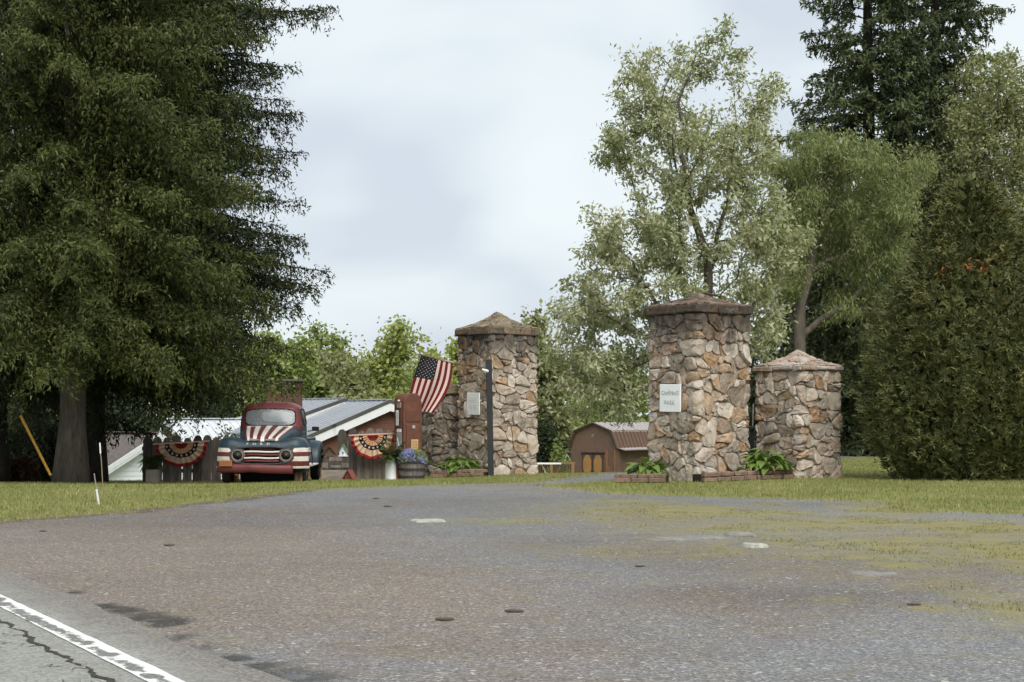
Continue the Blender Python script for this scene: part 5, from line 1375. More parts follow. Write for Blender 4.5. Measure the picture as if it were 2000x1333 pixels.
# ---- white milk can, red stake, fern behind
DM = 34.8; Xm = GX(763, DM); z0 = zg(Xm, DM)
T = empty('milk_can', (Xm, DM, z0), 0, 'white painted milk can with a fern growing from it', 'milk can')
hm = zpix(899, DM)-z0; can_m = plain('can_white', (.72, .73, .73), .5, .06, 5, .05, dirt=(.55, .53, .49))
mb = MB(); mb.lathe([(.128, 0), (.132, .02), (.128, .03), (.125, hm*.55), (.118, hm*.75), (.10, hm*.88), (.075, hm*.94), (.073, hm*.96)], n=24); mb.build('body', can_m, T, smooth=True, angle=40)
mb = MB(); mb.lathe([(.08, hm*.955), (.098, hm*.985), (.098, hm), (.07, hm)], n=24); mb.build('rim', can_m, T, smooth=True, angle=40)
fern_m = leaf_mat('fern_green', [(0, (.05, .075, .022)), (.6, (.085, .12, .035)), (1, (.15, .17, .055))], .3)
def fern(T, c, n, ln, seed, lift=.7, wd=.05):
    g = np.random.default_rng(seed); CC, DD, NN, LL = [], [], [], []; ms = MB()
    for k_ in range(n):
        az = k_*2.4+g.uniform(-.3, .3); Lf = ln*g.uniform(.6, 1.1); up = g.uniform(.3, 1)*lift
        q = np.linspace(0, 1, 18); x = Lf*q*.75; z = Lf*(up*q-1.0*q*q*(1.1-.4*up))
        p = np.stack([np.cos(az)*x, np.sin(az)*x, z], -1)+np.array(c)
        ms.tube([tuple(v_) for v_ in p[::4]], .004, 3, cap=False)
        for i in range(1, 18):
            tdir = p[i]-p[i-1]; tdir /= np.linalg.norm(tdir)
            for sg in (-1, 1):
                lat = np.array((-math.sin(az)*sg, math.cos(az)*sg, -.25)); CC.append(p[i]); DD.append(lat+tdir*.5); NN.append((0, 0, 1)); LL.append(.11*(math.sin(math.pi*(.12+.85*q[i])))*Lf/.5)
    ms.build('stems', fern_m, T, fixn=False)
    V, F = leaf_quads(np.array(CC), np.array(DD), np.array(NN, float)+g.normal(size=(len(NN), 3))*.3, np.array(LL), np.array(LL)*.32); fast_mesh('fronds', V, F, fern_m, T)
fern(T, (.0, 0, hm*.98), 46, .62, 3, 1.7)
T = empty('boston_fern', (GX(297, 35.5), 35.5, zg(GX(297, 35.5), 35.5)), 0, 'bushy fern in a pale block pot at the end of the picket fence', 'fern')
mb = MB(); mb.box((.03, 0, .15), (.30, .28, .34), bev=.02); mb.build('pot', plain('block_pot', (.36, .31, .25), .9, .15, 8, .2), T)
fern(T, (.02, 0, .48), 60, .46, 4, 1.1); 
mb = MB(); mb.lathe([(.10, .30), (.14, .42), (.15, .50), (.12, .50)], n=14); mb.build('inner_pot', soil, T)
T = empty('red_stake', (GX(776, 34.9), 34.9, zg(GX(776, 34.9), 34.9)), 0, 'thin red stake between milk can and flower barrel', 'stake')
mb = MB(); mb.box((0, 0, .17), (.045, .03, .42), rot=Matrix.Rotation(.05, 3, 'Y'), bev=.004); mb.build('shaft', plain('stake_red', (.28, .035, .03), .6, .2, 8, .05), T)

# ---- birdhouses and planks
def birdhouse(label, px, py_b, D, wd, hbox, hroof, mw, mr, hole, post=None, yaw=0.0, ov=.04):
    X = GX(px, D); zb_ = zpix(py_b, D); T = empty('birdhouse', (X, D, zb_), R(yaw), label, 'birdhouse', 'birdhouses beside the fence'); h2 = wd/2; dp = wd*.9
    mb = MB(); mb.prism([(-h2, 0), (h2, 0), (h2, hbox), (0, hbox+hroof*.92), (-h2, hbox)], dp, c=(0, -dp/2, 0)); mb.build('box', mw, T)
    l = math.hypot(h2+ov, hroof*(h2+ov)/h2); ang = math.atan2(hroof, h2)
    for sg in (-1, 1):
        mb = MB(); c = Vector((sg*(h2+ov)/2, 0, hbox+hroof-hroof*(h2+ov)/h2/2+.012)); mb.box(c, (l, dp+.08, .018), rot=Matrix.Rotation(sg*ang, 3, 'Y')); mb.build('roof', mr, T)
    if hole:
        mb = MB(); mb.lathe([(hole, 0), (hole, .012)], c=(0, -dp/2-.006, hbox*.62), n=16, M=Matrix.Rotation(R(90), 3, 'X')); mb.build('entrance_hole', plain('hole_black%d' % px, (.008, .008, .008), .9, 0, 5, 0), T)
    mb = MB(); mb.box((0, -.01, -.012), (wd+.05, dp+.05, .022)); mb.build('floor_board', mw, T)
    if post:
        zz = zg(X, D)-zb_; mb = MB(); mb.box((0, 0, zz/2-.03), (post[0], post[0]*.8, abs(zz)+.04)); mb.build('post', post[1], T)
    return T
bh_b = plain('birdhouse_brown', (.105, .072, .05), .9, .3, 8, .3); bh_d = plain('birdhouse_roof', (.055, .042, .036), .85, .3, 8, .2); bh_w = plain('birdhouse_white', (.66, .71, .76), .6, .08, 8, .05); bh_g = plain('birdhouse_green', (.135, .20, .09), .7, .15, 8, .1); bh_r = plain('birdhouse_red', (.20, .065, .045), .8, .2, 8, .15)
birdhouse('dark brown birdhouse on a grey post beside the truck bed', 642, 891, 35.4, .20, .09, .12, bh_b, bh_d, 0, (.085, wood_l), 12, .07)
birdhouse('white birdhouse with steep green roof and round black hole', 670.5, 890, 35.6, .165, .095, .155, bh_w, bh_g, .019, (.075, wood_d), 0, .015)
birdhouse('small red birdhouse standing on the grass by the plank box', 683, 939, 34.9, .17, .10, .13, bh_r, bh_r, .012, None, -22, .05)
T = empty('plank_box', (GX(654, 35.2), 35.2, zg(GX(654, 35.2), 35.2)), 0, 'grey weathered plank box under the birdhouses', 'box')
pr = random.Random(9)
for (x, z, w_, h_) in ((0, .12, .62, .26), (-.23, .36, .14, .12), (.02, .33, .24, .06), (.02, .41, .24, .05), (.24, .36, .16, .11), (.02, .5, .30, .08)):
    mb = MB(); mb.box((x, pr.uniform(-.02, .02), z), (w_, .05, h_), bev=.006); mb.build('plank', wood_l if z < .3 else wood_g, T)
mb = MB(); mb.box((.02, .06, .27), (.6, .16, .5)); mb.build('backing', wood_d, T)

# ---- under and beside the truck
def lantern(label, px, py_t, py_b, D, mat, glass):
    X = GX(px, D); z0 = zg(X, D); h = (py_b-py_t)*D/FPX; T = empty('lantern', (X, D, z0), 0, label, 'lantern', 'old lanterns under the truck')
    mb = MB(); mb.lathe([(.05*h/.2, 0), (.052*h/.2, h*.12), (.03*h/.2, h*.16)], n=12); mb.build('tank', mat, T, smooth=True, angle=40)
    mb = MB(); mb.lathe([(.028*h/.2, h*.16), (.042*h/.2, h*.4), (.028*h/.2, h*.66)], n=12); mb.build('globe', glass, T, smooth=True)
    mb = MB(); mb.lathe([(.034*h/.2, h*.66), (.036*h/.2, h*.72), (.018*h/.2, h*.84), (.018*h/.2, h*.9)], n=12); mb.build('hood', mat, T, smooth=True, angle=40)
    mb = MB(); mb.tube([(-.055*h/.2, 0, h*.1), (-.055*h/.2, 0, h*.7), (-.02*h/.2, 0, h), (.02*h/.2, 0, h), (.055*h/.2, 0, h*.7), (.055*h/.2, 0, h*.1)], .005, 5); mb.build('wire_frame', mat, T)
ln_o = plain('lantern_orange', (.34, .15, .06), .6, .25, 9, .1); ln_g = plain('lantern_grey', (.30, .30, .30), .5, .2, 9, .1); glass_l = plain('lantern_glass', (.40, .42, .42), .2, .1, 9, 0)
lantern('rusty orange lantern under the truck bumper', 460, 930, 946, 33.6, ln_o, ln_o)
lantern('grey lantern under the driver side of the bumper', 565, 926, 945, 33.7, ln_g, glass_l)
lantern('white lantern with pale hood standing under the bumper centre', 526, 924, 945, 33.8, wh, wh)
for (px, hh_, lab, mm) in ((493.5, .11, 'small pale enamel jug under the truck', wh), (510, .10, 'small grey jar under the truck', ln_g), (544, .12, 'squat grey brown crock under the truck', wood_l)):
    D_ = 33.9; X = GX(px, D_); T = empty('jug', (X, D_, zg(X, D_)), 0, lab, 'jug', 'jars under the truck')
    mb = MB(); mb.lathe([(.045, 0), (.055, hh_*.4), (.045, hh_*.75), (.03, hh_*.85), (.035, hh_)], n=14); mb.build('body', mm, T, smooth=True, angle=50)
    mb = MB(); mb.tube([(.045, 0, hh_*.75), (.085, 0, hh_*.6), (.05, 0, hh_*.3)], .006, 5); mb.build('handle', mm, T)
T = empty('wood_block', (GX(584, 33.0), 33.0, zg(GX(584, 33.0), 33.0)), R(8), 'split brown wood block standing under the striped fender', 'block')
bw = plain('split_wood', (.17, .10, .065), .9, .4, 6, .3, aniso=(2, 2, .3), dirt=(.34, .24, .17))
for (x, w_) in ((-.05, .09), (.04, .07)):
    mb = MB(); mb.box((x, 0, .18), (w_, .14, .40), bev=.012); mb.build('split', bw, T)

# ---- yellow guy wire guard, marker stakes
T = empty('guy_wire', P(100, 933, 31.8), 0, 'yellow plastic guard on a slanted guy wire beside the spruce trunk', 'guy wire'); O = T.location.copy()
ga, gb = P(99, 929, 31.8)-O, P(40, 812, 31.8)-O
mb = MB(); mb.tube([ga, ga.lerp(gb, .3), ga.lerp(gb, .7), gb], .030, 10); mb.build('guard', plain('guard_yellow', (.46, .245, .035), .5, .12, 4, .05), T, smooth=True, angle=40)
mb = MB(); mb.tube([P(103, 940, 31.8)-O, gb+(gb-ga)*4.0], .008, 6); mb.build('wire', iron, T)
T = empty('marker_stake', P(193, 987, 21.0), 0, 'leaning driveway marker stake with white sleeve at the lawn edge', 'stake'); O = T.location.copy()
mb = MB(); mb.tube([P(193.5, 988, 21)-O, P(188.5, 956, 21)-O], .014, 8); mb.build('white_sleeve', wh, T)
mb = MB(); mb.tube([P(188.5, 957, 21)-O, P(184, 925, 21)-O], .008, 6); mb.build('rod', plain('stake_grey', (.30, .27, .24), .7, .2, 8, .05), T)
T = empty('marker_rod', P(203, 990, 20.8), 0, 'tall thin tan driveway rod with pale tip at the lawn edge', 'stake'); O = T.location.copy()
mb = MB(); mb.tube([P(203, 990, 20.8)-O, P(198, 900, 20.8)-O, P(196, 885, 20.8)-O], .007, 6); mb.build('rod', plain('rod_tan', (.24, .18, .12), .7, .2, 8, .05), T)
mb = MB(); mb.tube([P(196.3, 886, 20.8)-O, P(195, 865, 20.8)-O], .010, 6); mb.build('pale_tip', wh, T)

# ---- dark gate post between the two pillars of the gate
D_ = 33.2; X = GX(1469, D_); z0 = zg(X, D_); T = empty('gate_post', (X, D_, z0), 0, 'black iron gate post between the tall and short pillars', 'post')
mb = MB(); mb.tube([(0, 0, -.1), (0, 0, zpix(836, D_)-z0)], .055, 12); mb.build('pipe', iron, T, smooth=True, angle=40)
mb = MB(); mb.box((0, -.02, zpix(836, D_)-z0), (.2, .16, .06), bev=.01); mb.build('hinge_plate', iron, T)
mb = MB(); mb.tube([(.01, -.03, zpix(832, D_)-z0), (.02, -.03, zpix(790, D_)-z0)], .012, 6); mb.build('latch_rod', ln_g, T)

# ---- brick edgings and hostas
brick_e = plain('edging_brick', (.215, .145, .105), .9, .35, 8, .4, dirt=(.11, .08, .062))
def edging(label, p0, p1, D0_, D1_, bl, courses, seed, zoff=0.0):
    r = random.Random(seed); a = Vector((GX(p0, D0_), D0_, 0)); c = Vector((GX(p1, D1_), D1_, 0)); d = c-a; Ln = d.length; d.normalize(); ang = math.atan2(d.y, d.x)
    T = empty('brick_edging', (a.x, a.y, zg(a.x, a.y)), ang, label, 'edging', 'brick edgings of the gate beds'); n = max(2, int(round(Ln/bl)))
    for cse in range(courses):
        o_ = .35 if cse % 2 else 0.0; k_ = 0
        for i in range(-(1 if o_ else 0), n):
            x0 = (i+o_)*bl; x1 = x0+bl; x0, x1 = max(0, x0), min(Ln, x1)
            if x1-x0 < .07: continue
            if cse == 0 and r.random() < .0: continue
            q = d*(x0+x1)/2; gz = zg(a.x+q.x, a.y+q.y)-zg(a.x, a.y)
            mb = MB(); mb.box(((x0+x1)/2, r.uniform(-.012, .012)+(-.02 if cse == 0 else .02), gz+.015+.085*cse+.04+r.uniform(-.006, .006)), (x1-x0-.012, .13, .082), rot=Matrix.Rotation(r.uniform(-.03, .03), 3, 'Z')@Matrix.Rotation(r.uniform(-.02, .02), 3, 'Y'), bev=.012); mb.build('brick', brick_e, T)
    mb = MB(); mb.box((Ln/2, .20, .07), (Ln-.03, .36, .16)); mb.build('bed_soil', soil, T)
    return T
edging('weathered brick edging before the tall pillar, cut at the driveway', 1200, 1300, 29.6, 29.3, .34, 2, 1)
edging('low brick edging running from the tall pillar to the short pillar', 1372, 1548, 29.3, 30.2, .30, 2, 2)
edging('low brick edging at the foot of the mossy capped pillar', 842, 950, 37.2, 36.9, .33, 2, 3)
hosta_m = leaf_mat('hosta_leaf', [(0, (.085, .145, .03)), (.5, (.14, .22, .045)), (1, (.24, .32, .09))], .25, .4)
def hosta_leaf(ln, wd, bend):
    V, F = [], []; n = 6
    for i in range(n+1):
        q = i/n; wv = wd*math.sin(math.pi*min(1, q**.8*.98+.02))**.8*(1-.25*q); x = ln*q; z = bend[0]*q-bend[1]*q*q
        V += [(x, -wv/2, z+.10*wv), (x, 0, z-.04*wv), (x, wv/2, z+.10*wv)]
    for i in range(n):
        for j in range(2): F.append((i*3+j, i*3+j+1, (i+1)*3+j+1, (i+1)*3+j))
    me = bpy.data.meshes.new('leaf'); me.from_pydata(V, [], F); me.materials.append(hosta_m); me.polygons.foreach_set('use_smooth', [True]*len(F)); me.update(); return me
HL = [hosta_leaf(.24, .13, (.12, .20)), hosta_leaf(.28, .12, (.20, .26)), hosta_leaf(.20, .12, (.16, .13)), hosta_leaf(.26, .15, (.05, .16))]
def hosta(label, px, D, wpx, h, n, seed):
    r = random.Random(seed); X = GX(px, D); z0 = zg(X, D)+.10; T = empty('hosta_plant', (X, D, z0), 0, label, 'hosta', 'hostas at the foot of the gate pillars'); rx = wpx*D/FPX/2
    ms = MB()
    for k_ in range(n):
        az = r.random()*6.283; q = math.sqrt(r.random()); x, y = math.cos(az)*q*(rx-.14), math.sin(az)*q*.22; z = h*(1-.75*q*q)*r.uniform(.55, 1)
        o = bpy.data.objects.new('leaf', r.choice(HL)); link(o); o.parent = T; o.location = (x*.8, y*.8, z); o.rotation_euler = (r.uniform(-.3, .3), r.uniform(-.25, .25)-.2*(1-q)+.1, az+r.uniform(-.5, .5)); s_ = r.uniform(.8, 1.3); o.scale = (s_, s_, s_)
        ms.tube([(x*.15, y*.15, -.06), (x*.8, y*.8, z)], .006, 3, cap=False)
    ms.build('stalks', hosta_m, T, fixn=False); return T
hosta('leafy hosta beside the driveway at the foot of the tall pillar', 1262, 29.9, 96, .36, 60, 1)
hosta('leafy hosta between the tall and short pillars', 1492, 30.1, 122, .50, 95, 2)
hosta('leafy hosta in the brick bed under the faded notice plate', 897, 37.3, 104, .42, 75, 3)

# ---- spruce cones, flat stones on the apron
cone_m = plain('cone_brown', (.12, .095, .08), .9, .35, 20, .3); rock_m = plain('flat_rock', (.38, .38, .33), .85, .2, 9, .4, dirt=(.20, .20, .12))
def cone(label, px, py, ln, yaw):
    D = 3600/(py-815); X = GX(px, D); T = empty('spruce_cone', (X, D, zg(X, D)), R(yaw), label, 'cone', 'fallen spruce cones on the gravel'); rr = ln*.10
    mb = MB(); mb.tube([(ln*(q-.5), 0, rr) for q in np.linspace(0, 1, 9)], [rr*.9*math.sin(math.pi*(.12+.80*q))**.6 for q in np.linspace(0, 1, 9)], 10); mb.build('core', cone_m, T, smooth=True)
    ms = MB(); r = random.Random(int(px))
    for k_ in range(60):
        q = k_/60; a = k_*2.4; R1 = rr*math.sin(math.pi*(.12+.80*q))**.6; c = Vector((ln*(q-.5), math.cos(a)*R1*.85, rr+math.sin(a)*R1*.85)); n_ = Vector((0, math.cos(a), math.sin(a))); tt = Vector((1, 0, 0)); sd_ = n_.cross(tt)
        w_ = rr*.35; ms.add([c-sd_*w_, c+sd_*w_, c+sd_*w_*.6+tt*rr*.55+n_*rr*.26, c-sd_*w_*.6+tt*rr*.55+n_*rr*.26], [(0, 1, 2, 3)])
    o = ms.build('scales', cone_m, T, fixn=False); tag(o, kind='stuff')
cone('fallen spruce cone lying lowest on the gravel', 868, 1213, .11, 5)
cone('fallen spruce cone lying a little above another, close to the middle', 1004, 1197, .115, -4)
cone('small dark cone alone on the gravel below the striped truck', 330, 1067, .10, 10)
cone('small dark cone on the brown gravel near the road verge', 84, 1039, .08, 0)
cone('small dark cone on the driveway below the flower barrel', 735, 975, .09, 0)
cone('small dark cone near the pale flat stone', 757, 991, .11, 8)
cone('tiny dark cone at the foot of the weedy patch', 1250, 1108, .08, 15)
cone('brown cone among the yellow weeds', 1785, 1183, .09, 0)
def flat_rock(label, px, py, wd, dp, h, seed, yaw, mat=None):
    D = 3600/(py-815); X = GX(px, D); T = MB(); r = random.Random(seed); n = 17; V = []; F = []
    rad = [r.uniform(.55, 1.12) for _ in range(n)]
    for (s, z) in ((1.06, -.02), (1.0, h*.5), (.86, h), (.45, h*1.08)):
        for i in range(n):
            a = 2*math.pi*i/n; V.append((math.cos(a)*wd/2*rad[i]*s, math.sin(a)*dp/2*rad[i]*s, z+(r.uniform(-.006, .006) if z > 0 else 0)))
    for k_ in range(3):
        for i in range(n): F.append((k_*n+i, k_*n+(i+1) % n, (k_+1)*n+(i+1) % n, (k_+1)*n+i))
    F.append(tuple(3*n+i for i in range(n))); T.add(V, F); o = T.build('flat_rock', mat or rock_m, None, smooth=True, angle=35); o.location = (X, D, zg(X, D)); o.rotation_euler = (0, 0, R(yaw)); tag(o, label, 'rock', 'pale rocks set in the apron'); return o
flat_rock('pale flat rock with mossy rim lying alone in the grey gravel', 838, 1019, .44, .50, .02, 1, 20)
rock2 = plain('grey_rock', (.22, .21, .195), .9, .3, 9, .5, dirt=(.15, .125, .10))
flat_rock('light rock wedge below the weedy rock patch', 1472, 1069, .22, .28, .03, 2, 30)
flat_rock('flat grey rock slab, the widest of the weedy patch', 1370, 1053, .62, .5, .012, 3, 10, rock2)
flat_rock('bluish grey rock slab beside the widest slab', 1446, 1047, .36, .5, .03, 4, -15, rock2)
flat_rock('small grey rock slab near the driveway end of the weedy patch', 1300, 1056, .4, .4, .02, 5, 0, rock2)
flat_rock('flat grey rock beside the round clump of yellow weeds', 1705, 1122, .40, .35, .008, 6, 12, rock2)
# ================================================================== THE STRIPED PICKUP
DTR = 32.6; XT = GX(511, DTR); ZT = zg(XT, DTR)-.02
truck = empty('pickup_truck', (XT, DTR, ZT), R(1.5), 'old red white and blue striped pickup truck parked under the spruce', 'truck')
BLUE, REDP, WHITEP = (.024, .046, .064), (.135, .028, .028), (.70, .66, .60)
def worn(t, c, v, k=.5):
    n = noise(t, v, 7, 6, .65, .5); n2 = noise(t, v, 30, 5, .7)
    c = mixc(t, mrange(t, n, .40, .72, 0, k), c, mixc(t, 1, c, (.55, .5, .48), 'MULTIPLY'))
    return mixc(t, mrange(t, n2, .60, .70, 0, .75), c, (.085, .05, .036))
def paint_fin(t, b, v, c, rough=.5):
    L(t, worn(t, c, v), b.inputs['Base Color']); b.inputs['Roughness'].default_value = rough; b.inputs['Specular IOR Level'].default_value = .4
    bump(t, b, noise(t, v, 2.5, 4), .12, .03)
def sepxyz(t, v):
    s = N(t, 'ShaderNodeSeparateXYZ'); L(t, v, s.inputs[0]); return s.outputs
# blue, red, flat paints
def paint(name, c, rough=.5):
    m, t, b, out = base_mat(name); v = coords(t, 'Object'); paint_fin(t, b, v, c, rough); return m
P_BLUE, P_RED, P_WHITE = paint('truck_blue', BLUE, .42), paint('truck_red', REDP), paint('truck_white', WHITEP)
dark = plain('truck_black', (.010, .010, .011), .8, .2, 8, .1); rubber = plain('tyre_rubber', (.022, .022, .022), .85, .2, 12, .2)
chrome = plain('old_chrome', (.42, .40, .37), .35, .25, 10, .1, metal=.7, dirt=(.20, .12, .08)); rustm = plain('bezel_rust', (.15, .095, .07), .65, .35, 9, .2)
# striped front sheet metal: bands run round the nose and fenders
m, t, b, out = base_mat('truck_striped_front'); v = coords(t, 'Object'); x, y, z = sepxyz(t, v)
zw = math_(t, 'ADD', z, math_(t, 'MULTIPLY', math_(t, 'SUBTRACT', noise(t, v, 3, 3), .5), .025))
c = ramp(t, zw, [(0, WHITEP), (.385, REDP), (.49, WHITEP), (.59, REDP), (.685, WHITEP), (.775, BLUE)], 'CONSTANT')
ax = math_(t, 'ABSOLUTE', x); inn = math_(t, 'LESS_THAN', ax, math_(t, 'ADD', .63, math_(t, 'MULTIPLY', math_(t, 'SUBTRACT', z, .70), .85)))
c = mixc(t, math_(t, 'MULTIPLY', inn, math_(t, 'GREATER_THAN', z, .40)), c, BLUE)
back = math_(t, 'GREATER_THAN', y, .62); c = mixc(t, math_(t, 'MULTIPLY', back, math_(t, 'GREATER_THAN', z, .45)), c, BLUE)
paint_fin(t, b, v, c, .45); P_FRONT = m
m, t, b, out = base_mat('truck_hood'); v = coords(t, 'Object'); s = attr(t, 's')
q = math_(t, 'ADD', math_(t, 'MULTIPLY', s, 7.6), .5); st = math_(t, 'MODULO', math_(t, 'ABSOLUTE', math_(t, 'FLOOR', q)), 2.0)
c = mixc(t, st, WHITEP, REDP); c = mixc(t, math_(t, 'GREATER_THAN', math_(t, 'ABSOLUTE', s), .66), c, BLUE)
paint_fin(t, b, v, c, .45); P_HOOD = m
m, t, b, out = base_mat('truck_cab_paint'); v = coords(t, 'Object'); x, y, z = sepxyz(t, v)
low = math_(t, 'LESS_THAN', z, math_(t, 'ADD', 1.16, math_(t, 'MULTIPLY', math_(t, 'GREATER_THAN', y, 1.62), .12)))
c = mixc(t, low, REDP, BLUE); side_ = math_(t, 'MULTIPLY', math_(t, 'GREATER_THAN', y, 1.66), math_(t, 'LESS_THAN', z, 1.60)); c = mixc(t, side_, c, BLUE)
paint_fin(t, b, v, c, .45); P_CAB = m

# --- nose and front fenders, one pressed sheet with a wide mouth
HW = .965
def yfront(x): a = abs(x)/HW; return .02+.05*a**2+.30*max(0, a-.72)**2/.0784*.55
def ztop(x):
    a = abs(x)/HW; return .925+.055*math.exp(-((a-.72)/.2)**2)-.20*max(0, (a-.86)/.14)**2.2
nx_, prof_n = 121, 52
pts = []
for j in range(prof_n):
    t_ = j/(prof_n-1); row = []
    for i in range(nx_):
        x = -HW+2*HW*i/(nx_-1); a = abs(x)/HW; yf_, zt_ = yfront(x), ztop(x); zb = .335
        if t_ < .5: z = zb+(zt_-.12-zb)*t_/.5; y = yf_-.035*math.sin(math.pi*t_/.5*.9)
        elif t_ < .68:
            k_ = (t_-.5)/.18*math.pi/2; z = zt_-.12+.12*math.sin(k_); y = yf_+.16*(1-math.cos(k_))
        else:
            k_ = (t_-.68)/.32; y = yf_+.16+(1.05-.16-yf_)*k_; z = zt_-.30*max(0, k_-.25)**1.6*(1.0 if a > .55 else .0)+.02*math.sin(math.pi*k_)
        row.append((x, y, z))
    pts.append(row)
mouth = lambda x, z: (abs(x)/.675)**3.0+(abs(z-.615)/.182)**3.0 < 1
mb = MB(); V = [p for r_ in pts for p in r_]; F = []
for j in range(prof_n-1):
    for i in range(nx_-1):
        f = (j*nx_+i, j*nx_+i+1, (j+1)*nx_+i+1, (j+1)*nx_+i); cx = sum(V[q][0] for q in f)/4; cz = sum(V[q][2] for q in f)/4
        if j < prof_n*.5 and mouth(cx, cz): continue
        F.append(f)
mb.add(V, F); o = mb.build('front_fenders', P_FRONT, truck, smooth=True); md = o.modifiers.new('s', 'SOLIDIFY'); md.thickness = .012; md.offset = 1
# fender sides with wheel arches
for sg in (-1, 1):
    mb = MB(); i = nx_-1 if sg > 0 else 0; outer = [pts[j][i] for j in range(prof_n)]
    inner = []
    for j in range(prof_n):
        q = j/(prof_n-1); a = math.pi*(1.0-q)+.15*(q-.5); inner.append((sg*HW*1.0, .62-.40*math.cos(math.pi*q), .33+.33*math.sin(math.pi*q)**.8 if 0 < q < 1 else .335))
    grid_ = [outer, [tuple((np.array(a_)+np.array(b_))/2+np.array((sg*.015, 0, 0))) for a_, b_ in zip(outer, inner)], inner]
    mb.grid(grid_); o = mb.build('fender_side', P_FRONT, truck, smooth=True); md = o.modifiers.new('s', 'SOLIDIFY'); md.thickness = .012
    mb = MB(); mb.box((sg*.72, .62, .5), (.36, .9, .5)); mb.build('wheel_well', dark, truck)
# rim round the mouth
ring = []
for k_ in range(73):
    a = 2*math.pi*k_/72; c_, s_ = math.cos(a), math.sin(a); x = .675*math.copysign(abs(c_)**.667, c_); z = .615+.182*math.copysign(abs(s_)**.667, s_); ring.append((x, yfront(x)-.035, z))
mb = MB(); mb.tube(ring, .016, 6, cap=False); mb.build('grille_rim', P_BLUE, truck, smooth=True)
mb = MB(); mb.grid([[(-.70+1.4*i/20, yfront(-.70+1.4*i/20)+.075, .40+.42*j/4) for i in range(21)] for j in range(5)]); mb.build('grille_back', dark, truck)
for (z, hw, h_, mt, nm, yo) in ((.752, .27, .044, P_RED, 'grille_bar', .03), (.695, .375, .040, P_WHITE, 'grille_bar', -.035), (.632, .365, .046, P_RED, 'grille_bar', -.012), (.560, .375, .042, P_WHITE, 'grille_bar', -.035), (.497, .355, .048, P_RED, 'grille_bar', -.02)):
    mb = MB(); mb.tube([(x, yfront(x)+yo+(.03 if abs(x) > hw-.02 else 0), z-.006*math.sin(x*9)) for x in np.linspace(-hw, hw, 17)], h_/2, 8); mb.build(nm, mt, truck, smooth=True, angle=60)
for sg in (-1, 1):                      # blue cheek panels that carry the lamps
    mb = MB(); mb.prism([(sg*.375, .425), (sg*.66, .425), (sg*.66, .78), (sg*.375, .78)][::sg], .03, c=(0, .045, 0)); mb.build('lamp_panel', P_BLUE, truck)
    T = empty('headlight', (sg*.512, .035, .622)); T.parent = truck; Mx = Matrix.Rotation(R(90), 3, 'X')
    mb = MB(); mb.lathe([(.158, -.02), (.162, .02), (.150, .045), (.132, .05), (.120, .03)], n=32, M=Mx, cap=False); mb.build('bezel', rustm, T, smooth=True)
    mb = MB(); mb.lathe([(.121, .028), (.116, .042), (.104, .036)], n=32, M=Mx, cap=False); mb.build('trim_ring', chrome, T, smooth=True)
    mb = MB(); mb.lathe([(.112, .02), (.085, .0), (.05, -.005), (.03, .02), (.012, .03), (.003, .03)], n=28, M=Mx); mb.build('reflector', plain('reflector%d' % sg, (.05, .047, .044), .4, .4, 16, .2), T, smooth=True)
# letters on the nose strip
for ch, x in zip('FORD', (-.30, -.155, -.005, .14)):
    text_mesh(ch, .075, .006, Matrix.Translation((x, yfront(x)-.02, .855))@Matrix.Rotation(R(72), 4, 'X'), 'letter', P_WHITE, truck, 1.25)
for x in (-.40, .40):
    mb = MB(); mb.tube([(x, yfront(x)-.024, .80), (x, yfront(x)+.03, .905), (x, yfront(x)+.16, .945)], .004, 4); mb.build('seam', dark, truck)
# --- hood
ns_, nt_ = 61, 36; V = []; sA = []
for j in range(nt_):
    t_ = j/(nt_-1)
    for i in range(ns_):
        s = -1+2*i/(ns_-1); wv = .40+.25*t_**.8; a = abs(s)
        zc = .955+.285*t_**.72-.10*max(0, (.08-t_)/.08)**2; x = wv*math.sin(s*1.5)/math.sin(1.5)*(1.0)
        drop = (.03+.04*t_)*a**2+(.05+.20*t_)*max(0, (a-.62)/.38)**2.0
        y = .06+1.30*t_+.10*a*a*(1-t_)
        V.append((x, y, zc-drop+.012*math.exp(-(s/.12)**2)*(1-.4*t_))); sA.append(s)
I = np.arange(len(V)).reshape(nt_, ns_); F = np.stack([I[:-1, :-1], I[:-1, 1:], I[1:, 1:], I[1:, :-1]], -1).reshape(-1, 4)
o = fast_mesh('hood', V, F, P_HOOD, truck, smooth=True, attrs={'s': sA}); md = o.modifiers.new('s', 'SOLIDIFY'); md.thickness = .01
for sg in (-1, 1):                      # cowl sides under the hood
    mb = MB(); mb.grid([[(sg*(.39+.25*(k_/10)**.8), .10+1.28*k_/10, .86+.0*k_), (sg*(.405+.255*(k_/10)**.8), .10+1.28*k_/10, .915+.125*(k_/10)**.72)] for k_ in range(11)]); mb.build('hood_side', P_BLUE, truck)
    for q in range(2):                  # nostril vents
        mb = MB(); mb.box((sg*.17, .10+q*.045, .945+.022*q), (.19, .03, .012)); mb.build('vent_bar', P_WHITE, truck)
        mb = MB(); mb.box((sg*.17, .085+q*.05, .931+.024*q), (.20, .05, .016)); mb.build('vent_slot', dark, truck)
    mb = MB(); mb.box((sg*.56, .66, 1.045), (.022, .20, .022), bev=.006); mb.build('side_vent', dark, truck)
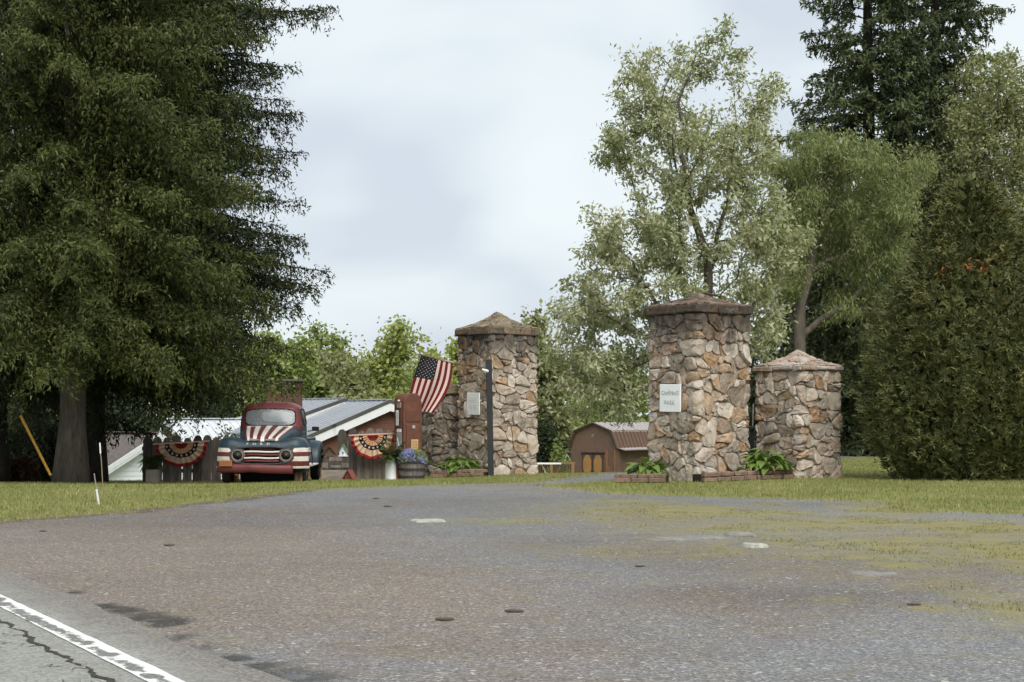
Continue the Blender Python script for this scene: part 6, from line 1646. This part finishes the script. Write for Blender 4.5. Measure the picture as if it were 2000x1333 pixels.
# --- cab shell from stacked rounded rings, openings cut for the glass
lev = []
for z in np.linspace(.42, 1.78, 69):
    k_ = (z-1.22)/.56
    if z < 1.22: hw, yf_, yb = .70+.0*z, 1.34, 2.72
    else: hw, yf_, yb = .70-.085*k_-.02*k_**2, 1.34+.20*k_+.02*k_**3, 2.72-.06*k_
    e_ = max(0, (z-1.60)/.18)
    sh = math.sqrt(max(0.0, 1-e_**2.2)); cyy = (yf_+yb)/2; hy = (yb-yf_)/2
    lev.append((z, hw*(.25+.75*sh) if e_ > 0 else hw, cyy, hy*(.25+.75*sh) if e_ > 0 else hy))
nc_ = 160; V = []
def ring_pt(z, hw, cy, hy, a, n=5.5):
    c_, s_ = math.cos(a), math.sin(a); return (hw*math.copysign(abs(c_)**(2/n), c_), cy+hy*math.copysign(abs(s_)**(2/n), s_), z)
_a = np.linspace(0, 2*math.pi, 4001); _u = np.array([ring_pt(0, 1, 0, 1, a) for a in _a]); _l = np.concatenate([[0], np.cumsum(np.linalg.norm(np.diff(_u, axis=0), axis=1))]); _ang = np.interp(np.arange(nc_)/nc_*_l[-1], _l, _a)
for (z, hw, cy, hy) in lev:
    for k_ in range(nc_): V.append(ring_pt(z, hw, cy, hy, _ang[k_]))
def in_ws(x, y, z): return y < 1.9 and (abs(x)/.545)**4.5+(abs(z-1.425)/.185)**4 < 1
def in_rear(x, y, z): return y > 2.4 and (abs(x)/.36)**4+(abs(z-1.45)/.13)**4 < 1
def in_side(x, y, z): return abs(x) > .5 and (abs(y-2.05)/.34)**4+(abs(z-1.43)/.175)**4 < 1
F = []
for j in range(len(lev)-1):
    for k_ in range(nc_):
        f = (j*nc_+k_, j*nc_+(k_+1) % nc_, (j+1)*nc_+(k_+1) % nc_, (j+1)*nc_+k_); c_ = [sum(V[q][d] for q in f)/4 for d in range(3)]
        if in_ws(*c_) or in_rear(*c_) or in_side(*c_): continue
        F.append(f)
F.append(tuple((len(lev)-1)*nc_+k_ for k_ in range(nc_)))
mb = MB(); mb.add(V, F); o = mb.build('cab', P_CAB, truck, smooth=True, angle=50); md = o.modifiers.new('s', 'SOLIDIFY'); md.thickness = .012; md.offset = -1
def lev_at(z):
    return tuple(np.interp(z, [l[0] for l in lev], [l[q] for l in lev]) for q in (1, 2, 3))
def surf_y(x, z, front=True):
    hw, cy, hy = lev_at(z); q = max(0, 1-(abs(x)/hw)**5.5)**(1/5.5); return cy-hy*q if front else cy+hy*q
def surf_x(y, z, sg):
    hw, cy, hy = lev_at(z); q = max(0, 1-(abs(y-cy)/hy)**5.5)**(1/5.5); return sg*hw*q
m, t, b, out = base_mat('truck_glass'); v = coords(t, 'Object')
L(t, ramp(t, noise(t, v, 3, 5), [(.3, (.30, .335, .36)), (.7, (.42, .455, .48))]), b.inputs['Base Color']); b.inputs['Roughness'].default_value = .12; b.inputs['Specular IOR Level'].default_value = .9
trn = N(t, 'ShaderNodeBsdfTransparent'); mxs = N(t, 'ShaderNodeMixShader'); mxs.inputs[0].default_value = .42; L(t, trn.outputs[0], mxs.inputs[1]); L(t, b.outputs[0], mxs.inputs[2]); L(t, mxs.outputs[0], out.inputs[0]); GLASS = m
m, t, b, out = base_mat('truck_side_glass'); b.inputs['Base Color'].default_value = (.02, .025, .028, 1); b.inputs['Roughness'].default_value = .1
trn = N(t, 'ShaderNodeBsdfTransparent'); mxs = N(t, 'ShaderNodeMixShader'); mxs.inputs[0].default_value = .55; L(t, trn.outputs[0], mxs.inputs[1]); L(t, b.outputs[0], mxs.inputs[2]); L(t, mxs.outputs[0], out.inputs[0]); GLASS_D = m
m, t, b, out = base_mat('rear_glass'); b.inputs['Base Color'].default_value = (.62, .66, .68, 1); b.inputs['Roughness'].default_value = .3
trl = N(t, 'ShaderNodeBsdfTranslucent'); trl.inputs[0].default_value = (.75, .8, .82, 1); mxs = N(t, 'ShaderNodeMixShader'); mxs.inputs[0].default_value = .65; L(t, b.outputs[0], mxs.inputs[1]); L(t, trl.outputs[0], mxs.inputs[2]); L(t, mxs.outputs[0], out.inputs[0]); GLASS_R = m      # pale colour puts the brightness behind the cab into the pane
def window(name, hx, hz, zc, ex, place, mat):
    """glass sheet with a rubber gasket that follows the cab"""
    def bd(a, k_=1.0):
        c_, s_ = math.cos(a), math.sin(a); return (hx*k_*math.copysign(abs(c_)**(2/ex), c_), zc+hz*k_*math.copysign(abs(s_)**(2/ex), s_))
    ringp = [place(*bd(2*math.pi*k_/64)) for k_ in range(65)]
    mb = MB(); mb.tube(ringp, .014, 6, cap=False); g_ = mb.build(name+'_gasket', dark, None, smooth=True)
    V = []; F = []; nr_ = 6
    for q in range(nr_):
        for k_ in range(64): V.append(place(*bd(2*math.pi*k_/64, 1-q/(nr_-.01)*1.0+.001)))
    for q in range(nr_-1):
        for k_ in range(64): F.append((q*64+k_, q*64+(k_+1) % 64, (q+1)*64+(k_+1) % 64, (q+1)*64+k_))
    F.append(tuple((nr_-1)*64+k_ for k_ in range(64)))
    mb = MB(); mb.add(V, F); p = mb.build(name, mat, truck, smooth=True); g_.parent = p; g_.name = 'gasket'
window('windshield', .55, .188, 1.425, 4.3, lambda x, z: (x, surf_y(x, z)-.004, z), GLASS)
window('rear_window', .365, .133, 1.45, 4, lambda x, z: (x, surf_y(x, z, False)+.004, z), GLASS_R)
for sg in (-1, 1):
    window('side_window', .345, .178, 1.43, 4, lambda y, z, sg=sg: (surf_x(y+2.05, z, sg)+sg*.004, y+2.05, z), GLASS_D)
mb = MB(); mb.box((0, 2.25, .85), (1.2, .5, .75)); mb.build('seat', dark, truck)
mb = MB(); mb.tube([(-.33+.19*math.cos(a), 1.72, 1.20+.17*math.sin(a)) for a in np.linspace(0, 6.283, 25)], .012, 6); mb.build('steering_wheel', dark, truck)
for sg in (-1, 1):
    for pth in ([(1.56, .5), (1.56, 1.24)], [(2.52, .5), (2.52, 1.6)]):
        mb = MB(); mb.tube([(surf_x(p[0], p[1], sg)+sg*.002, p[0], p[1]) for p in pth], .005, 4); mb.build('door_seam', dark, truck)
    mb = MB(); mb.tube([(sg*.725, 2.34, 1.12), (sg*.745, 2.36, 1.12), (sg*.745, 2.46, 1.12)], .011, 6); mb.build('door_handle', chrome, truck)
    for q in range(4):
        for z in (1.10, 1.0):
            y0 = 1.42+q*.16; mb = MB(); mb.add([(surf_x(y0, z, sg)+sg*.008, y0+u, z+w_) for u, w_ in star_pts(.036, .016)], [tuple(range(10))]); mb.build('star', P_WHITE, truck)
# wipers' cowl strip
mb = MB(); mb.tube([(x, surf_y(x, 1.225)-.01, 1.225) for x in np.linspace(-.5, .5, 11)], .010, 6); mb.build('cowl_strip', P_WHITE, truck)
# --- bed, rear fenders, running boards
mb = MB(); mb.box((0, 3.75, .70), (1.34, 1.9, .50), bev=.02); mb.build('bed', P_BLUE, truck)
for sg in (-1, 1):
    nu_, nv_ = 28, 14; V = []; rows = []
    for i in range(nu_+1):
        a = math.pi*i/nu_; row = []
        for j in range(nv_+1):
            q = j/nv_; k_ = math.sin(q*math.pi/2); x = sg*(.62+.335*math.cos((1-q)*math.pi/2)**.7 if q < 1 else .955)
            rr = 1-.42*(q**3.0)*0; drop = 1-.20*q**4
            row.append((x, 3.32-.56*math.cos(a)*drop, .33+(.56*math.sin(a)**.85)*drop))
        row.append((sg*.955, 3.32-.42*math.cos(a), .33+.36*math.sin(a)))
        rows.append(row)
    mb = MB(); mb.grid(rows); o = mb.build('rear_fender', P_BLUE, truck, smooth=True); md = o.modifiers.new('s', 'SOLIDIFY'); md.thickness = .012
    mb = MB(); mb.box((sg*.74, 3.34, .45), (.34, .8, .4)); mb.build('wheel_well', dark, truck)
    mb = MB(); mb.box((sg*.80, 1.95, .36), (.26, 1.75, .04), bev=.01); mb.build('running_board', P_WHITE if sg > 0 else dark, truck)
    for yy in (.62, 3.32):
        T = empty('wheel', (sg*.80, yy, .26)); T.parent = truck; My = Matrix.Rotation(R(90), 3, 'Y')
        mb = MB(); mb.lathe([(.17, -.09), (.27, -.095), (.30, -.06), (.30, .06), (.27, .095), (.17, .09)], n=28, M=My); mb.build('tyre', rubber, T, smooth=True, angle=40)
        mb = MB(); mb.lathe([(.05, -.10), (.16, -.075), (.175, 0), (.16, .075), (.05, .10)], n=20, M=My); mb.build('rim', rustm, T, smooth=True, angle=40)
mb = MB(); mb.box((.84, 2.95, 1.16), (.16, .05, .10), bev=.01); mb.build('mirror', dark, truck)
mb = MB(); mb.tube([(.69, 2.75, 1.10), (.80, 2.95, 1.13)], .01, 6); mb.build('mirror_arm', dark, truck)
mb = MB(); mb.box((0, 1.9, .36), (1.2, 3.4, .16)); mb.build('chassis', dark, truck)
mb = MB(); mb.box((0, 1.9, .17), (1.16, 2.2, .30), bev=.05); mb.build('underbody_shade', dark, truck)  # black block added as the shade beneath the truck, closes the view through
mb = MB(); mb.tube([(-.75, .62, .26), (.75, .62, .26)], .06, 8); mb.build('front_axle', dark, truck)
# --- bumper, plate
bx = [(-.93+1.60*i/24, .0, 0) for i in range(25)]; rows = []
for (dy, dz) in ((.03, -.095), (-.012, -.085), (-.03, -.03), (-.03, .03), (-.012, .085), (.03, .095)):
    rows.append([(x, -.10+dy+.05*abs((x+.13)/.8)**3-.02*math.exp(-((x+.2)/.09)**2), .335+dz*(1-.12*math.exp(-((x+.2)/.12)**2))-.035*(x+.13)/1.6+.012*math.exp(-((x+.2)/.2)**2)) for (x, _, _) in bx])
mb = MB(); mb.grid(rows); o = mb.build('bumper', P_RED, truck, smooth=True); md = o.modifiers.new('s', 'SOLIDIFY'); md.thickness = .02
for x in (-.45, .25):
    mb = MB(); mb.box((x, .02, .34), (.07, .24, .10)); mb.build('bumper_bracket', dark, truck)
mb = MB(); mb.box((-.735, -.16, .455), (.27, .012, .125), bev=.004); pl = mb.build('licence_plate', plain('plate_orange', (.30, .125, .045), .6, .2, 9, .1, dirt=(.18, .08, .035)), truck)
mb = MB(); 
for k_ in range(5): mb.box((-.735-.09+k_*.045, -.1675, .455), (.018, .003, .07))
o = mb.build('worn_figures', plain('plate_figures', (.22, .085, .03), .6, .2, 9, 0), pl); tag(o, kind='stuff')
mb = MB(); mb.box((0, .05, .41), (.75, .10, .09), bev=.02); mb.build('gravel_pan', P_BLUE, truck)
